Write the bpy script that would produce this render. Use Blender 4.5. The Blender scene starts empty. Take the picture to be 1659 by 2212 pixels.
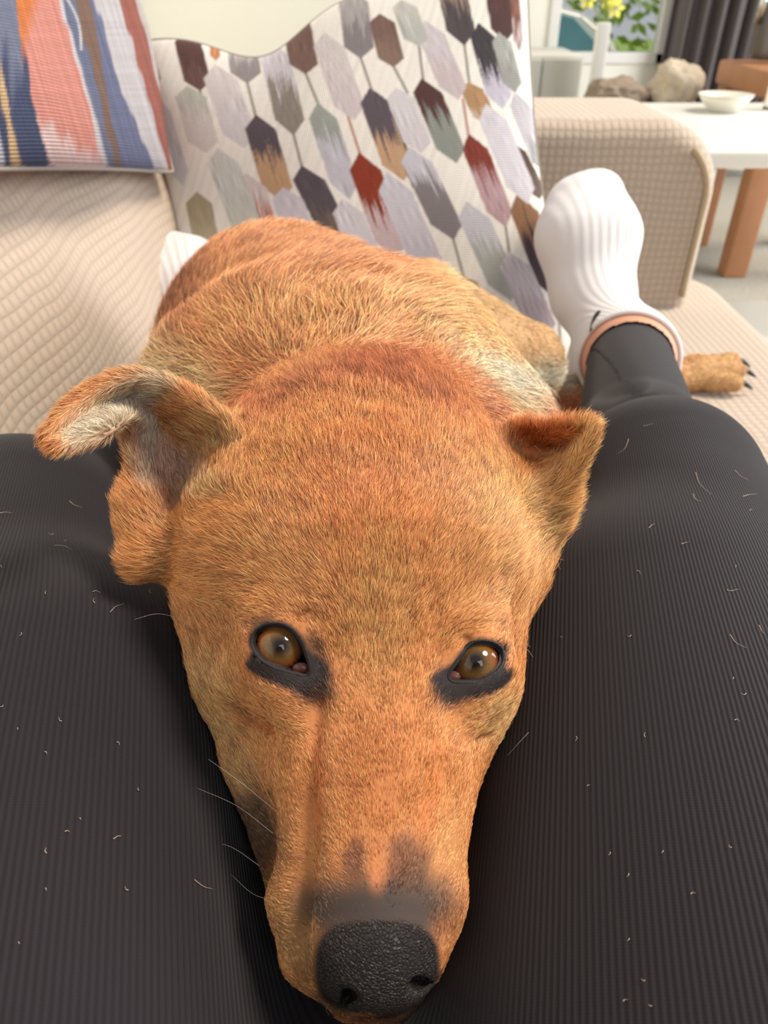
import bpy, bmesh, math, random
import numpy as np
from mathutils import Vector, Matrix
rng = np.random.default_rng(7)
random.seed(7)
SC = bpy.context.scene
COL = SC.collection

# ------------------------------------------------------------------ camera
FPX, W, H = 1600.0, 1659.0, 2212.0
PITCH = math.radians(36)
CAM = np.array([0.0, 0.0, 0.87])
AX = np.array([1.0, 0, 0])
AF = np.array([0.0, math.cos(PITCH), -math.sin(PITCH)])
AU = np.array([0.0, math.sin(PITCH), math.cos(PITCH)])
cd = bpy.data.cameras.new('camera')
cam = bpy.data.objects.new('camera', cd)
COL.objects.link(cam)
cam.location = CAM
cam.rotation_euler = (math.pi / 2 - PITCH, 0, 0)
cd.sensor_fit = 'VERTICAL'
cd.sensor_height = 36
cd.lens = 36 * FPX / H
cd.clip_start = 0.01
cd.dof.use_dof = True
cd.dof.focus_distance = 0.266
cd.dof.aperture_fstop = 15
SC.camera = cam

# ------------------------------------------------------------------ world, lights, exposure
SC.view_settings.view_transform = 'Standard'
SC.view_settings.look = 'None'
SC.view_settings.exposure = 0.0
SC.view_settings.gamma = 1
SC.view_settings.use_curve_mapping = False
SC.cycles.adaptive_threshold = 0.02
SC.cycles.max_bounces = 5
SC.cycles.diffuse_bounces = 3
SC.cycles.glossy_bounces = 3
SC.cycles.transparent_max_bounces = 6
wd = bpy.data.worlds.new('daylight')
SC.world = wd
wd.use_nodes = True
bg = wd.node_tree.nodes['Background']
bg.inputs[0].default_value = (0.93, 0.96, 1.0, 1)
bg.inputs[1].default_value = 0.47


def light(kind, name, loc, target, energy, color, **kw):
    ld = bpy.data.lights.new(name, kind)
    ld.energy = energy
    ld.color = color
    for k, v in kw.items():
        setattr(ld, k, v)
    o = bpy.data.objects.new(name, ld)
    COL.objects.link(o)
    o.location = loc
    o.rotation_euler = (Vector(target) - Vector(loc)).to_track_quat('-Z', 'Y').to_euler()
    return o


light('SUN', 'sun', (1.7, 0.55, 3.0), (0, 0.35, 0.6), 3.7, (1.0, 0.88, 0.72), angle=math.radians(20))
# unseen fill on the sitter's right hand side, added to brighten the far wall
light('AREA', 'side_fill', (3.5, 1.6, 1.5), (0.4, 3.3, 1.0), 125, (0.97, 0.98, 1.0), shape='RECTANGLE', size=2.4, size_y=1.6)
# daylight coming in through the window behind the sitter
light('AREA', 'rear_daylight', (0.55, -1.3, 2.05), (0, 0.3, 0.6), 9, (1.0, 0.97, 0.93), shape='RECTANGLE', size=0.8, size_y=0.9)


# ------------------------------------------------------------------ helpers
def P(px, py, d):
    """pixel of the frame at depth d -> world point"""
    return CAM + d * (AF + (px - W / 2) / FPX * AX - (py - H / 2) / FPX * AU)


def cc(px, py, d):
    """pixel at depth d -> (right, up, depth) in metres"""
    return np.array([(px - W / 2) / FPX * d, -(py - H / 2) / FPX * d, d])


def to_world(C):
    return CAM + C[:, 0:1] * AX + C[:, 1:2] * AU + C[:, 2:3] * AF


def to_cc(V):
    D = V - CAM
    return np.stack([D @ AX, D @ AU, D @ AF], 1)


def pix(C):
    z = np.maximum(C[:, 2], 1e-3)
    return C[:, 0] / z * FPX + W / 2, -C[:, 1] / z * FPX + H / 2


def lin(c):
    c = np.asarray(c, float) / 255
    return np.where(c <= 0.04045, c / 12.92, ((c + 0.055) / 1.055) ** 2.4)


def tag(o, label=None, cat=None, group=None, kind=None):
    if label: o['label'] = label
    if cat: o['category'] = cat
    if group: o['group'] = group
    if kind: o['kind'] = kind
    return o


def empty(name, loc, label, cat, group=None):
    o = bpy.data.objects.new(name, None)
    COL.objects.link(o)
    o.location = loc
    o.empty_display_size = 0.05
    return tag(o, label, cat, group)


def link(name, me, mat=None, parent=None, smooth=True):
    if mat and not me.materials: me.materials.append(mat)
    if smooth:
        me.polygons.foreach_set('use_smooth', np.ones(len(me.polygons), bool))
    o = bpy.data.objects.new(name, me)
    COL.objects.link(o)
    if parent:
        o.parent = parent
        o.matrix_parent_inverse = Matrix.Translation(-Vector(parent.location))
    return o


def mesh(name, V, F):
    me = bpy.data.meshes.new(name)
    V = np.asarray(V, np.float32)
    if isinstance(F, np.ndarray):
        me.vertices.add(len(V)); me.vertices.foreach_set('co', V.ravel())
        k = F.shape[1]
        me.loops.add(F.size); me.loops.foreach_set('vertex_index', F.ravel().astype(np.int32))
        me.polygons.add(len(F))
        me.polygons.foreach_set('loop_start', np.arange(0, F.size, k, dtype=np.int32))
        me.update(calc_edges=True)
    else:
        me.from_pydata([tuple(v) for v in V], [], F)
        me.update()
    return me


def set_color(me, C, name='col'):
    a = me.color_attributes.new(name, 'FLOAT_COLOR', 'POINT')
    C4 = np.ones((len(me.vertices), 4), np.float32)
    C4[:, :3] = C
    a.data.foreach_set('color', C4.ravel())


def set_float(me, A, name):
    a = me.attributes.new(name, 'FLOAT', 'POINT')
    a.data.foreach_set('value', np.asarray(A, np.float32))


def from_bm(name, bm, mat=None, parent=None, smooth=True):
    me = bpy.data.meshes.new(name)
    bm.normal_update()
    bm.to_mesh(me); bm.free()
    return link(name, me, mat, parent, smooth)


def box_bm(lo, hi, bevel=0.0, seg=3, rot=None, pivot=None):
    bm = bmesh.new()
    bmesh.ops.create_cube(bm, size=1)
    lo, hi = Vector(lo), Vector(hi)
    for v in bm.verts:
        v.co = Vector([(lo[i] + hi[i]) / 2 + v.co[i] * (hi[i] - lo[i]) for i in range(3)])
    if bevel:
        bmesh.ops.bevel(bm, geom=bm.edges[:], offset=bevel, segments=seg, affect='EDGES', profile=0.5)
    if rot:
        bmesh.ops.rotate(bm, verts=bm.verts, cent=Vector(pivot or (lo + hi) / 2), matrix=rot)
    return bm


def tube(pts, rad, n=10, cap=True):
    pts = [Vector(p) for p in pts]
    m = len(pts)
    rads = rad if hasattr(rad, '__len__') else [rad] * m
    V, F = [], []
    ref = None
    for i, p in enumerate(pts):
        t = (pts[min(i + 1, m - 1)] - pts[max(i - 1, 0)]).normalized()
        if ref is None:
            ref = t.orthogonal().normalized()
        ref = (ref - t * ref.dot(t)).normalized()
        b = t.cross(ref)
        for k in range(n):
            a = 2 * math.pi * k / n
            V.append(p + (ref * math.cos(a) + b * math.sin(a)) * rads[i])
    for i in range(m - 1):
        for k in range(n):
            F.append((i * n + k, i * n + (k + 1) % n, (i + 1) * n + (k + 1) % n, (i + 1) * n + k))
    if cap:
        F.append(tuple(range(n - 1, -1, -1)))
        F.append(tuple(range((m - 1) * n, m * n)))
    return V, F


# ------------------------------------------------------------------ materials
def new_mat(name, color=(0.8, 0.8, 0.8), rough=0.6, **kw):
    m = bpy.data.materials.new(name)
    m.use_nodes = True
    b = m.node_tree.nodes['Principled BSDF']
    b.inputs['Base Color'].default_value = (*color, 1)
    b.inputs['Roughness'].default_value = rough
    for k, v in kw.items():
        b.inputs[k].default_value = v
    return m, m.node_tree, b


def N(nt, kind, **props):
    n = nt.nodes.new(kind)
    for k, v in props.items():
        setattr(n, k, v)
    return n


def math_node(nt, op, a, b=None, c=None):
    n = nt.nodes.new('ShaderNodeMath'); n.operation = op
    for i, x in enumerate((a, b, c)):
        if x is None: continue
        if isinstance(x, (int, float)): n.inputs[i].default_value = x
        else: nt.links.new(x, n.inputs[i])
    return n.outputs[0]


def bump(nt, bsdf, height, dist=0.001, strength=1.0):
    b = N(nt, 'ShaderNodeBump')
    b.inputs['Strength'].default_value = strength
    b.inputs['Distance'].default_value = dist
    nt.links.new(height, b.inputs['Height'])
    nt.links.new(b.outputs[0], bsdf.inputs['Normal'])
    return b


def plain(name, srgb, rough=0.6, noise=0.06, nscale=30, bdist=0.0, **kw):
    m, nt, b = new_mat(name, lin(srgb), rough, **kw)
    tc = N(nt, 'ShaderNodeTexCoord')
    nz = N(nt, 'ShaderNodeTexNoise'); nz.inputs['Scale'].default_value = nscale; nz.inputs['Detail'].default_value = 4
    nt.links.new(tc.outputs['Object'], nz.inputs['Vector'])
    mx = N(nt, 'ShaderNodeMix', data_type='RGBA')
    c = lin(srgb)
    mx.inputs[6].default_value = (*(c * (1 - noise)), 1)
    mx.inputs[7].default_value = (*np.clip(c * (1 + noise), 0, 1), 1)
    nt.links.new(nz.outputs[0], mx.inputs[0])
    nt.links.new(mx.outputs[2], b.inputs['Base Color'])
    if bdist: bump(nt, b, nz.outputs[0], bdist)
    return m


def knit_mat(name, srgb, pitch=0.0115, axes=(0, 1), depth=0.0022):
    """waffle knit: raised loops on a grid, ribbed between"""
    m, nt, b = new_mat(name, lin(srgb), 0.9)
    b.inputs['Sheen Weight'].default_value = 0.25
    at = N(nt, 'ShaderNodeAttribute'); at.attribute_name = 'knit'
    sp = N(nt, 'ShaderNodeSeparateXYZ')
    nt.links.new(at.outputs['Vector'], sp.inputs[0])
    nz = N(nt, 'ShaderNodeTexNoise'); nz.inputs['Scale'].default_value = 9
    nt.links.new(at.outputs['Vector'], nz.inputs['Vector'])
    wob = math_node(nt, 'MULTIPLY', nz.outputs[0], 0.012)
    k = 2 * math.pi / pitch
    u = math_node(nt, 'MULTIPLY', math_node(nt, 'ADD', sp.outputs[0], wob), k)
    v = math_node(nt, 'MULTIPLY', math_node(nt, 'ADD', sp.outputs[1], wob), k)
    su = math_node(nt, 'SINE', u); sv = math_node(nt, 'SINE', v)
    gu = math_node(nt, 'POWER', math_node(nt, 'ABSOLUTE', math_node(nt, 'SINE', math_node(nt, 'MULTIPLY', u, 0.5))), 0.55)
    gv = math_node(nt, 'POWER', math_node(nt, 'ABSOLUTE', math_node(nt, 'SINE', math_node(nt, 'MULTIPLY', v, 0.5))), 0.55)
    h = math_node(nt, 'MULTIPLY', gu, gv)
    fz = N(nt, 'ShaderNodeTexNoise'); fz.inputs['Scale'].default_value = 900; fz.inputs['Detail'].default_value = 3
    nt.links.new(at.outputs['Vector'], fz.inputs['Vector'])
    h2 = math_node(nt, 'ADD', h, math_node(nt, 'MULTIPLY', fz.outputs[0], 0.25))
    bump(nt, b, h2, depth)
    cr = N(nt, 'ShaderNodeMapRange')
    nt.links.new(h, cr.inputs[0])
    cr.inputs[3].default_value = 0.8; cr.inputs[4].default_value = 1.02  # shade in the grooves between loops is put into the colour
    mx = N(nt, 'ShaderNodeMix', data_type='RGBA', blend_type='MULTIPLY')
    mx.inputs[0].default_value = 1
    mx.inputs[6].default_value = (*lin(srgb), 1)
    nt.links.new(cr.outputs[0], mx.inputs[7])
    nt.links.new(mx.outputs[2], b.inputs['Base Color'])
    return m


def attr_mat(name, rough=0.8, attr='col', weave=None, wdist=0.0006, **kw):
    m, nt, b = new_mat(name, (1, 1, 1), rough, **kw)
    at = N(nt, 'ShaderNodeAttribute'); at.attribute_name = attr
    nt.links.new(at.outputs['Color'], b.inputs['Base Color'])
    if weave:
        ak = N(nt, 'ShaderNodeAttribute'); ak.attribute_name = 'knit'
        sp = N(nt, 'ShaderNodeSeparateXYZ'); nt.links.new(ak.outputs['Vector'], sp.inputs[0])
        u = math_node(nt, 'SINE', math_node(nt, 'MULTIPLY', sp.outputs[0], 2 * math.pi / weave))
        v = math_node(nt, 'SINE', math_node(nt, 'MULTIPLY', sp.outputs[1], 2 * math.pi / weave))
        bump(nt, b, math_node(nt, 'ADD', u, v), wdist)
    return m


def set_vec(me, A, name='knit'):
    a = me.attributes.new(name, 'FLOAT_VECTOR', 'POINT')
    A3 = np.zeros((len(me.vertices), 3), np.float32); A3[:, :A.shape[1]] = A
    a.data.foreach_set('vector', A3.ravel())


# ------------------------------------------------------------------ implicit surfaces
def smin(a, b, k):
    h = np.clip(0.5 + 0.5 * (b - a) / k, 0, 1)
    return b * (1 - h) + a * h - k * h * (1 - h)


def sd_ell(Q, c, r, R=None):
    q = Q - c
    if R is not None: q = q @ R
    r = np.asarray(r, float)
    k0 = np.linalg.norm(q / r, axis=1)
    k1 = np.linalg.norm(q / (r * r), axis=1)
    return k0 * (k0 - 1) / np.maximum(k1, 1e-9)


def sd_cone(Q, a, b, ra, rb):
    a = np.asarray(a, float); b = np.asarray(b, float)
    ba = b - a
    t = np.clip(((Q - a) @ ba) / (ba @ ba), 0, 1)
    return np.linalg.norm(Q - a - t[:, None] * ba, axis=1) - (ra + (rb - ra) * t)


def seg_dist(Q, pts):
    d = None
    for a, b in zip(pts[:-1], pts[1:]):
        x = sd_cone(Q, a, b, 0, 0)
        d = x if d is None else np.minimum(d, x)
    return d


def sd_tris(Q, T):
    """unsigned distance to a set of triangles"""
    best = np.full(len(Q), 1e9)
    for a, b, c in T:
        ba, cb, ac = b - a, c - b, a - c
        pa, pb, pc = Q - a, Q - b, Q - c
        n = np.cross(ba, ac)
        ins = (np.sign(pa @ np.cross(ba, n)) + np.sign(pb @ np.cross(cb, n)) + np.sign(pc @ np.cross(ac, n))) < 2
        def e(u, p):
            t = np.clip((p @ u) / (u @ u), 0, 1)
            x = u * t[:, None] - p
            return (x * x).sum(1)
        de = np.minimum(np.minimum(e(ba, pa), e(cb, pb)), e(ac, pc))
        dp = (pa @ n) ** 2 / (n @ n)
        best = np.minimum(best, np.where(ins, de, dp))
    return np.sqrt(best)


def surface_nets(f, lo, hi, h, coarse=5):
    lo, hi = np.array(lo, float), np.array(hi, float)
    nc = np.ceil((hi - lo) / (h * coarse)).astype(int)
    n = nc * coarse + 1
    gc = [lo[i] + (np.arange(nc[i]) + 0.5) * h * coarse for i in range(3)]
    CX = np.stack(np.meshgrid(*gc, indexing='ij'), -1).reshape(-1, 3)
    fc = f(CX).reshape(nc)
    band = h * coarse * 1.25
    F = np.repeat(np.repeat(np.repeat(np.where(fc > 0, 1.0, -1.0), coarse, 0), coarse, 1), coarse, 2)
    F = np.pad(F, ((0, 1), (0, 1), (0, 1)), mode='edge').astype(np.float32)
    act = np.abs(fc) < band
    m = np.zeros(n, bool)
    m[:-1, :-1, :-1] = np.repeat(np.repeat(np.repeat(act, coarse, 0), coarse, 1), coarse, 2)
    for ax in range(3):
        m |= np.roll(m, 1, ax)
    I = np.argwhere(m)
    vals = np.empty(len(I), np.float32)
    for s in range(0, len(I), 400000):
        vals[s:s + 400000] = f(lo + I[s:s + 400000] * h)
    F[tuple(I.T)] = vals
    S = F < 0
    c8 = [S[i:n[0] - 1 + i, j:n[1] - 1 + j, k:n[2] - 1 + k] for i in (0, 1) for j in (0, 1) for k in (0, 1)]
    cnt = sum(x.astype(np.int8) for x in c8)
    cells = np.argwhere((cnt > 0) & (cnt < 8))
    idx = -np.ones(n - 1, np.int64)
    idx[tuple(cells.T)] = np.arange(len(cells))
    acc = np.zeros((len(cells), 3)); num = np.zeros(len(cells))
    offs = [(i, j, k) for i in (0, 1) for j in (0, 1) for k in (0, 1)]
    fv = {o: F[tuple((cells + o).T)] for o in offs}
    for a in offs:
        for ax in range(3):
            if a[ax] == 0:
                b = list(a); b[ax] = 1; b = tuple(b)
                fa, fb = fv[a], fv[b]
                x = (fa < 0) != (fb < 0)
                t = fa / np.where(x, fa - fb, 1)
                p = np.array(a, float) + np.outer(t, np.array(b) - np.array(a))
                acc[x] += p[x]; num[x] += 1
    V = lo + (cells + acc / num[:, None]) * h
    quads = []
    for ax in range(3):
        b_, c_ = (ax + 1) % 3, (ax + 2) % 3
        sl0 = [slice(None)] * 3; sl1 = [slice(None)] * 3
        sl0[ax] = slice(0, -1); sl1[ax] = slice(1, None)
        cross = S[tuple(sl0)] != S[tuple(sl1)]
        E = np.argwhere(cross)
        ok = (E[:, b_] > 0) & (E[:, c_] > 0) & (E[:, b_] < n[b_] - 1) & (E[:, c_] < n[c_] - 1)
        E = E[ok]
        neg = S[tuple(E.T)]
        def g(db, dc):
            X = E.copy(); X[:, b_] -= db; X[:, c_] -= dc
            return idx[tuple(X.T)]
        q = np.stack([g(1, 1), g(0, 1), g(0, 0), g(1, 0)], 1)
        q[~neg] = q[~neg][:, ::-1]
        quads.append(q)
    Q = np.concatenate(quads)
    Q = Q[(Q >= 0).all(1)]
    return V, Q


def grad(f, V, e=4e-4):
    f0 = f(V)
    G = np.empty_like(V)
    for i in range(3):
        d = np.zeros(3); d[i] = e
        G[:, i] = (f(V + d) - f0) / e
    return f0, G


def project(f, V, it=2):
    for _ in range(it):
        f0, G = grad(f, V)
        g2 = np.maximum((G * G).sum(1), 0.05)
        V = V - np.clip(f0 / g2, -0.004, 0.004)[:, None] * G
    return V


def subdivide(V, Q):
    E = np.concatenate([Q[:, [0, 1]], Q[:, [1, 2]], Q[:, [2, 3]], Q[:, [3, 0]]])
    E.sort(axis=1)
    key = E[:, 0] * np.int64(len(V)) + E[:, 1]
    u, inv = np.unique(key, return_inverse=True)
    a, b = u // len(V), u % len(V)
    nV, nE, nQ = len(V), len(u), len(Q)
    V2 = np.concatenate([V, (V[a] + V[b]) / 2, V[Q].mean(1)])
    e = (inv.reshape(4, nQ) + nV)
    fc = np.arange(nQ) + nV + nE
    Q2 = np.concatenate([np.stack([Q[:, i], e[i], fc, e[(i + 3) % 4]], 1) for i in range(4)])
    return V2, Q2


def slerp_curve(pts, n):
    """Catmull-Rom through pts"""
    pts = [np.asarray(p, float) for p in pts]
    pts = [2 * pts[0] - pts[1]] + pts + [2 * pts[-1] - pts[-2]]
    out = []
    segs = len(pts) - 3
    for t in np.linspace(0, segs - 1e-9, n):
        i = int(t); u = t - i
        p0, p1, p2, p3 = pts[i:i + 4]
        out.append(0.5 * ((2 * p1) + (-p0 + p2) * u + (2 * p0 - 5 * p1 + 4 * p2 - p3) * u * u + (-p0 + 3 * p1 - 3 * p2 + p3) * u ** 3))
    return np.array(out)


def vnoise(X, s, seed=0):
    """cheap smooth noise made of sines, -1..1"""
    r = np.random.default_rng(seed)
    o = np.zeros(len(X))
    for i in range(6):
        k = r.normal(size=3); k = k / np.linalg.norm(k) * (0.6 + 0.8 * r.random())
        o += np.sin(X @ (k * 2 * math.pi / s) + r.random() * 7)
    return o / 3.2


# ------------------------------------------------------------------ the setting
SEAT = 0.45
M_wall = plain('cream_wall_paint', (246, 243, 230), 0.9, 0.015, 3)
M_floor = plain('grey_carpet', (150, 146, 136), 0.95, 0.2, 60, 0.004)
M_white = plain('white_lacquer', (236, 234, 228), 0.35, 0.02, 5)
M_ceil = plain('white_ceiling_paint', (245, 244, 240), 0.9, 0.01, 3)

tag(from_bm('floor', box_bm((-1.2, -2.2, -0.1), (4.0, 4.6, 0.0)), M_floor, smooth=False), kind='structure')
YW = 4.4
WX0, WX1, WZ0, WZ1 = 0.82, 1.42, 0.50, 2.0
bm = bmesh.new()
for lo, hi in (((-1.2, YW, 0), (WX0, YW + 0.12, 2.5)), ((WX1, YW, 0), (4.0, YW + 0.12, 2.5)),
               ((WX0, YW, 0), (WX1, YW + 0.12, WZ0)), ((WX0, YW, WZ1), (WX1, YW + 0.12, 2.5))):
    b2 = box_bm(lo, hi)
    me_ = bpy.data.meshes.new('t'); b2.to_mesh(me_); b2.free(); bm.from_mesh(me_)
tag(from_bm('wall_back', bm, M_wall, smooth=False), kind='structure')
tag(from_bm('wall_left', box_bm((-1.32, -2.2, 0), (-1.2, YW + 0.12, 2.5)), M_wall, smooth=False), kind='structure')
# window frame and pane
bm = bmesh.new()
for lo, hi in (((WX0, YW - 0.02, WZ0), (WX0 + 0.05, YW + 0.06, WZ1)), ((WX1 - 0.05, YW - 0.02, WZ0), (WX1, YW + 0.06, WZ1)),
               ((WX0, YW - 0.02, WZ0), (WX1, YW + 0.06, WZ0 + 0.05)), ((WX0, YW - 0.02, WZ1 - 0.05), (WX1, YW + 0.06, WZ1))):
    b2 = box_bm(lo, hi, 0.006)
    me_ = bpy.data.meshes.new('t'); b2.to_mesh(me_); b2.free(); bm.from_mesh(me_)
win = tag(from_bm('window_1', bm, M_white, smooth=False), kind='structure')
mg, ntg, bg_ = new_mat('window_glass', (1, 1, 1), 0.02)
bg_.inputs['Transmission Weight'].default_value = 1; bg_.inputs['IOR'].default_value = 1.02
from_bm('pane', box_bm((WX0 + 0.05, YW + 0.02, WZ0 + 0.05), (WX1 - 0.05, YW + 0.026, WZ1 - 0.05)), mg, win, False)

# ------------------------------------------------------------------ sofa
SOFA = (194, 177, 160)
M_knit = knit_mat('beige_waffle_knit', SOFA, 0.0105, depth=0.0009)
sofa = empty('sofa', (0.0, 0.3, 0.0), 'beige sofa in waffle knit fabric with rounded padded arm', 'sofa')


def padded(name, lo, hi, r, knit_axes, parent, bulge=None, lean=None, res=0.02, mat=None):
    """rounded upholstered block meshed from a rounded-box field"""
    lo, hi = np.array(lo, float), np.array(hi, float)
    c, hf = (lo + hi) / 2, (hi - lo) / 2
    r = np.array(r, float) if hasattr(r, '__len__') else r
    def f(Q):
        q = Q - c
        if lean is not None: q = lean(q)
        d = np.abs(q) - (hf - r)
        v = np.linalg.norm(np.maximum(d, 0), axis=1) + np.minimum(d.max(1), 0) - r
        if bulge is not None: v = v + bulge(Q)
        return v
    V, Q = surface_nets(f, lo - 0.08, hi + 0.08, res, 3)
    V = project(f, V, 3)
    V, Q = subdivide(V, Q); V = project(f, V, 2)
    me = mesh(name, V, Q)
    set_vec(me, V[:, knit_axes])
    return link(name, me, mat or M_knit, parent)


# seat (front corner rounded), back rest, arm
def seat_f(Q):
    q = Q - np.array([0.13, 0.42, SEAT - 0.10])
    d2 = np.abs(q[:, :2]) - (np.array([0.435, 0.90]) - 0.12)
    dxy = np.linalg.norm(np.maximum(d2, 0), axis=1) + np.minimum(d2.max(1), 0) - 0.12
    dz = np.abs(q[:, 2]) - 0.10
    a = dxy + 0.035; b = dz + 0.035
    return np.minimum(np.maximum(a, b), 0) + np.sqrt(np.maximum(a, 0) ** 2 + np.maximum(b, 0) ** 2) - 0.035


V, Q = surface_nets(seat_f, (-0.35, -0.55, SEAT - 0.23), (0.60, 1.40, SEAT + 0.03), 0.012, 3)
V = project(seat_f, V, 2)
me = mesh('seat_cushion', V, Q); set_vec(me, V[:, [0, 1]])
link('seat_cushion', me, M_knit, sofa)
M_base = plain('beige_sofa_base', (196, 180, 158), 0.9, 0.08, 60, 0.0005)
from_bm('base', box_bm((-0.60, -0.5, 0.06), (0.50, 1.30, SEAT - 0.19), 0.02), M_base, sofa)
for x, y in ((-0.52, -0.42), (0.44, -0.42), (-0.52, 1.22), (0.44, 1.22)):
    V, F = tube([(x, y, 0), (x, y, 0.065)], [0.018, 0.026], 12)
    link('foot', mesh('foot', V, F), plain('dark_sofa_foot', (60, 45, 35), 0.5), sofa)


def back_lean(q):
    q = q.copy(); q[:, 0] = q[:, 0] + (q[:, 2] + 0.15) * 0.22
    return q


def back_bulge(Q):
    return -0.012 * np.exp(-((Q[:, 2] - 0.62) / 0.09) ** 2) + 0.004 * np.sin(Q[:, 1] * 17 + Q[:, 2] * 21) + 0.003 * np.sin(Q[:, 1] * 31 - Q[:, 2] * 12)


padded('backrest', (-0.50, -0.5, 0.35), (-0.235, 1.16, 0.80), 0.08, [1, 2], sofa, back_bulge, back_lean, 0.012)


# arm: outline in the X-Z plane with a generous rolled corner, padded in Y
def arm_f(Q, grow=0.0):
    q = Q - np.array([-0.04, 1.245, 0.375])
    r2 = 0.10
    d2 = np.abs(q[:, [0, 2]]) - (np.array([0.515 + grow, 0.335 + grow]) - r2)
    dxz = np.linalg.norm(np.maximum(d2, 0), axis=1) + np.minimum(d2.max(1), 0) - r2
    dy = np.abs(q[:, 1]) - 0.13
    e = 0.028
    a = dxz + e; b = dy + e
    return np.minimum(np.maximum(a, b), 0) + np.sqrt(np.maximum(a, 0) ** 2 + np.maximum(b, 0) ** 2) - e


V, Q = surface_nets(arm_f, (-0.60, 1.07, 0.0), (0.53, 1.42, 0.76), 0.011, 3)
V = project(arm_f, V, 2)
V, Q = subdivide(V, Q); V = project(arm_f, V, 1)
me = mesh('arm', V, Q); set_vec(me, V[:, [0, 2]])
link('arm', me, M_knit, sofa)
# piping along the rolled front edge of the arm
pts = []
cx, cz, rr = -0.04 + 0.515 - 0.10, 0.375 + 0.335 - 0.10, 0.082
for z in np.linspace(0.47, cz, 8): pts.append((cx + rr, 1.1135, z))
for a in np.linspace(0.1, math.pi / 2, 10): pts.append((cx + rr * math.cos(a), 1.1135, cz + rr * math.sin(a)))
for x in np.linspace(cx - 0.02, 0.0, 6): pts.append((x, 1.1135, cz + rr))
V, F = tube(pts[:14], 0.0042, 8)
link('piping', mesh('piping', V, F), plain('piping_cord', (186, 166, 138), 0.9), sofa)

# ------------------------------------------------------------------ cushions
def cushion(name, c00, c10, c11, c01, thick, nu, nv, paint, mat, label, edge=None, dent=None, pull=0.006):
    """c00 top left, c10 top right, c11 bottom right, c01 bottom left (as seen from the room)"""
    u, v = np.meshgrid(np.linspace(0, 1, nu), np.linspace(0, 1, nv), indexing='ij')
    u, v = u.ravel(), v.ravel()
    c00, c10, c11, c01 = map(np.asarray, (c00, c10, c11, c01))
    # sides pulled in between the corners
    uu = u + pull * np.sin(math.pi * v) * (1 - 2 * u)
    vv = v + pull * np.sin(math.pi * u) * (1 - 2 * v)
    if edge is not None:
        uu, vv = edge(u, v, uu, vv)
    Pm = ((1 - uu) * (1 - vv))[:, None] * c00 + (uu * (1 - vv))[:, None] * c10 + (uu * vv)[:, None] * c11 + ((1 - uu) * vv)[:, None] * c01
    nrm = np.cross(c10 - c00, c01 - c00); nrm = nrm / np.linalg.norm(nrm)
    if nrm @ (CAM - c00) < 0: nrm = -nrm
    t = thick * (np.clip(1 - np.abs(2 * u - 1) ** 2.6, 0, 1) * np.clip(1 - np.abs(2 * v - 1) ** 2.6, 0, 1)) ** 0.55
    wr = 0.004 * vnoise(Pm, 0.16, 3) * np.sqrt(t / thick)
    if dent is not None: wr = wr + dent(u, v)
    Vf = Pm + (t + wr)[:, None] * nrm
    Vb = Pm - (t * 0.8)[:, None] * nrm
    V = np.concatenate([Vf, Vb])
    g = np.arange(nu * nv).reshape(nu, nv)
    q = np.stack([g[:-1, :-1], g[1:, :-1], g[1:, 1:], g[:-1, 1:]], -1).reshape(-1, 4)
    Q = np.concatenate([q[:, ::-1], q + nu * nv])
    me = mesh(name, V, Q)
    wdt, hgt = np.linalg.norm(c10 - c00), np.linalg.norm(c01 - c00)
    set_vec(me, np.concatenate([np.stack([u * wdt, v * hgt], 1)] * 2))
    X, Y = pix(to_cc(Vf))
    pc = paint(X, Y, u, v)
    set_color(me, np.concatenate([pc, pc]))
    o = link(name, me, mat)
    # seam cord round the rim
    rim = np.concatenate([g[:, 0], g[-1, :], g[::-1, -1], g[0, ::-1]])[::6]
    pt = [Pm[i] for i in rim]
    Vt, Ft = tube(pt, 0.0022, 6)
    s = link('seam', mesh('seam', Vt, Ft), plain('seam_cord', (150, 140, 132), 0.9))
    s.parent = o
    tag(o, label, 'cushion')
    return o


def brush(X, Y, seed, fx=0.35, amp=1.0):
    r = np.random.default_rng(seed)
    o = np.zeros(len(X))
    for i in range(7):
        o += np.sin(X * fx * (0.35 + 1.6 * r.random()) + 0.012 * Y * r.normal() + r.random() * 9)
    return amp * o / 2.6


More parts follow.
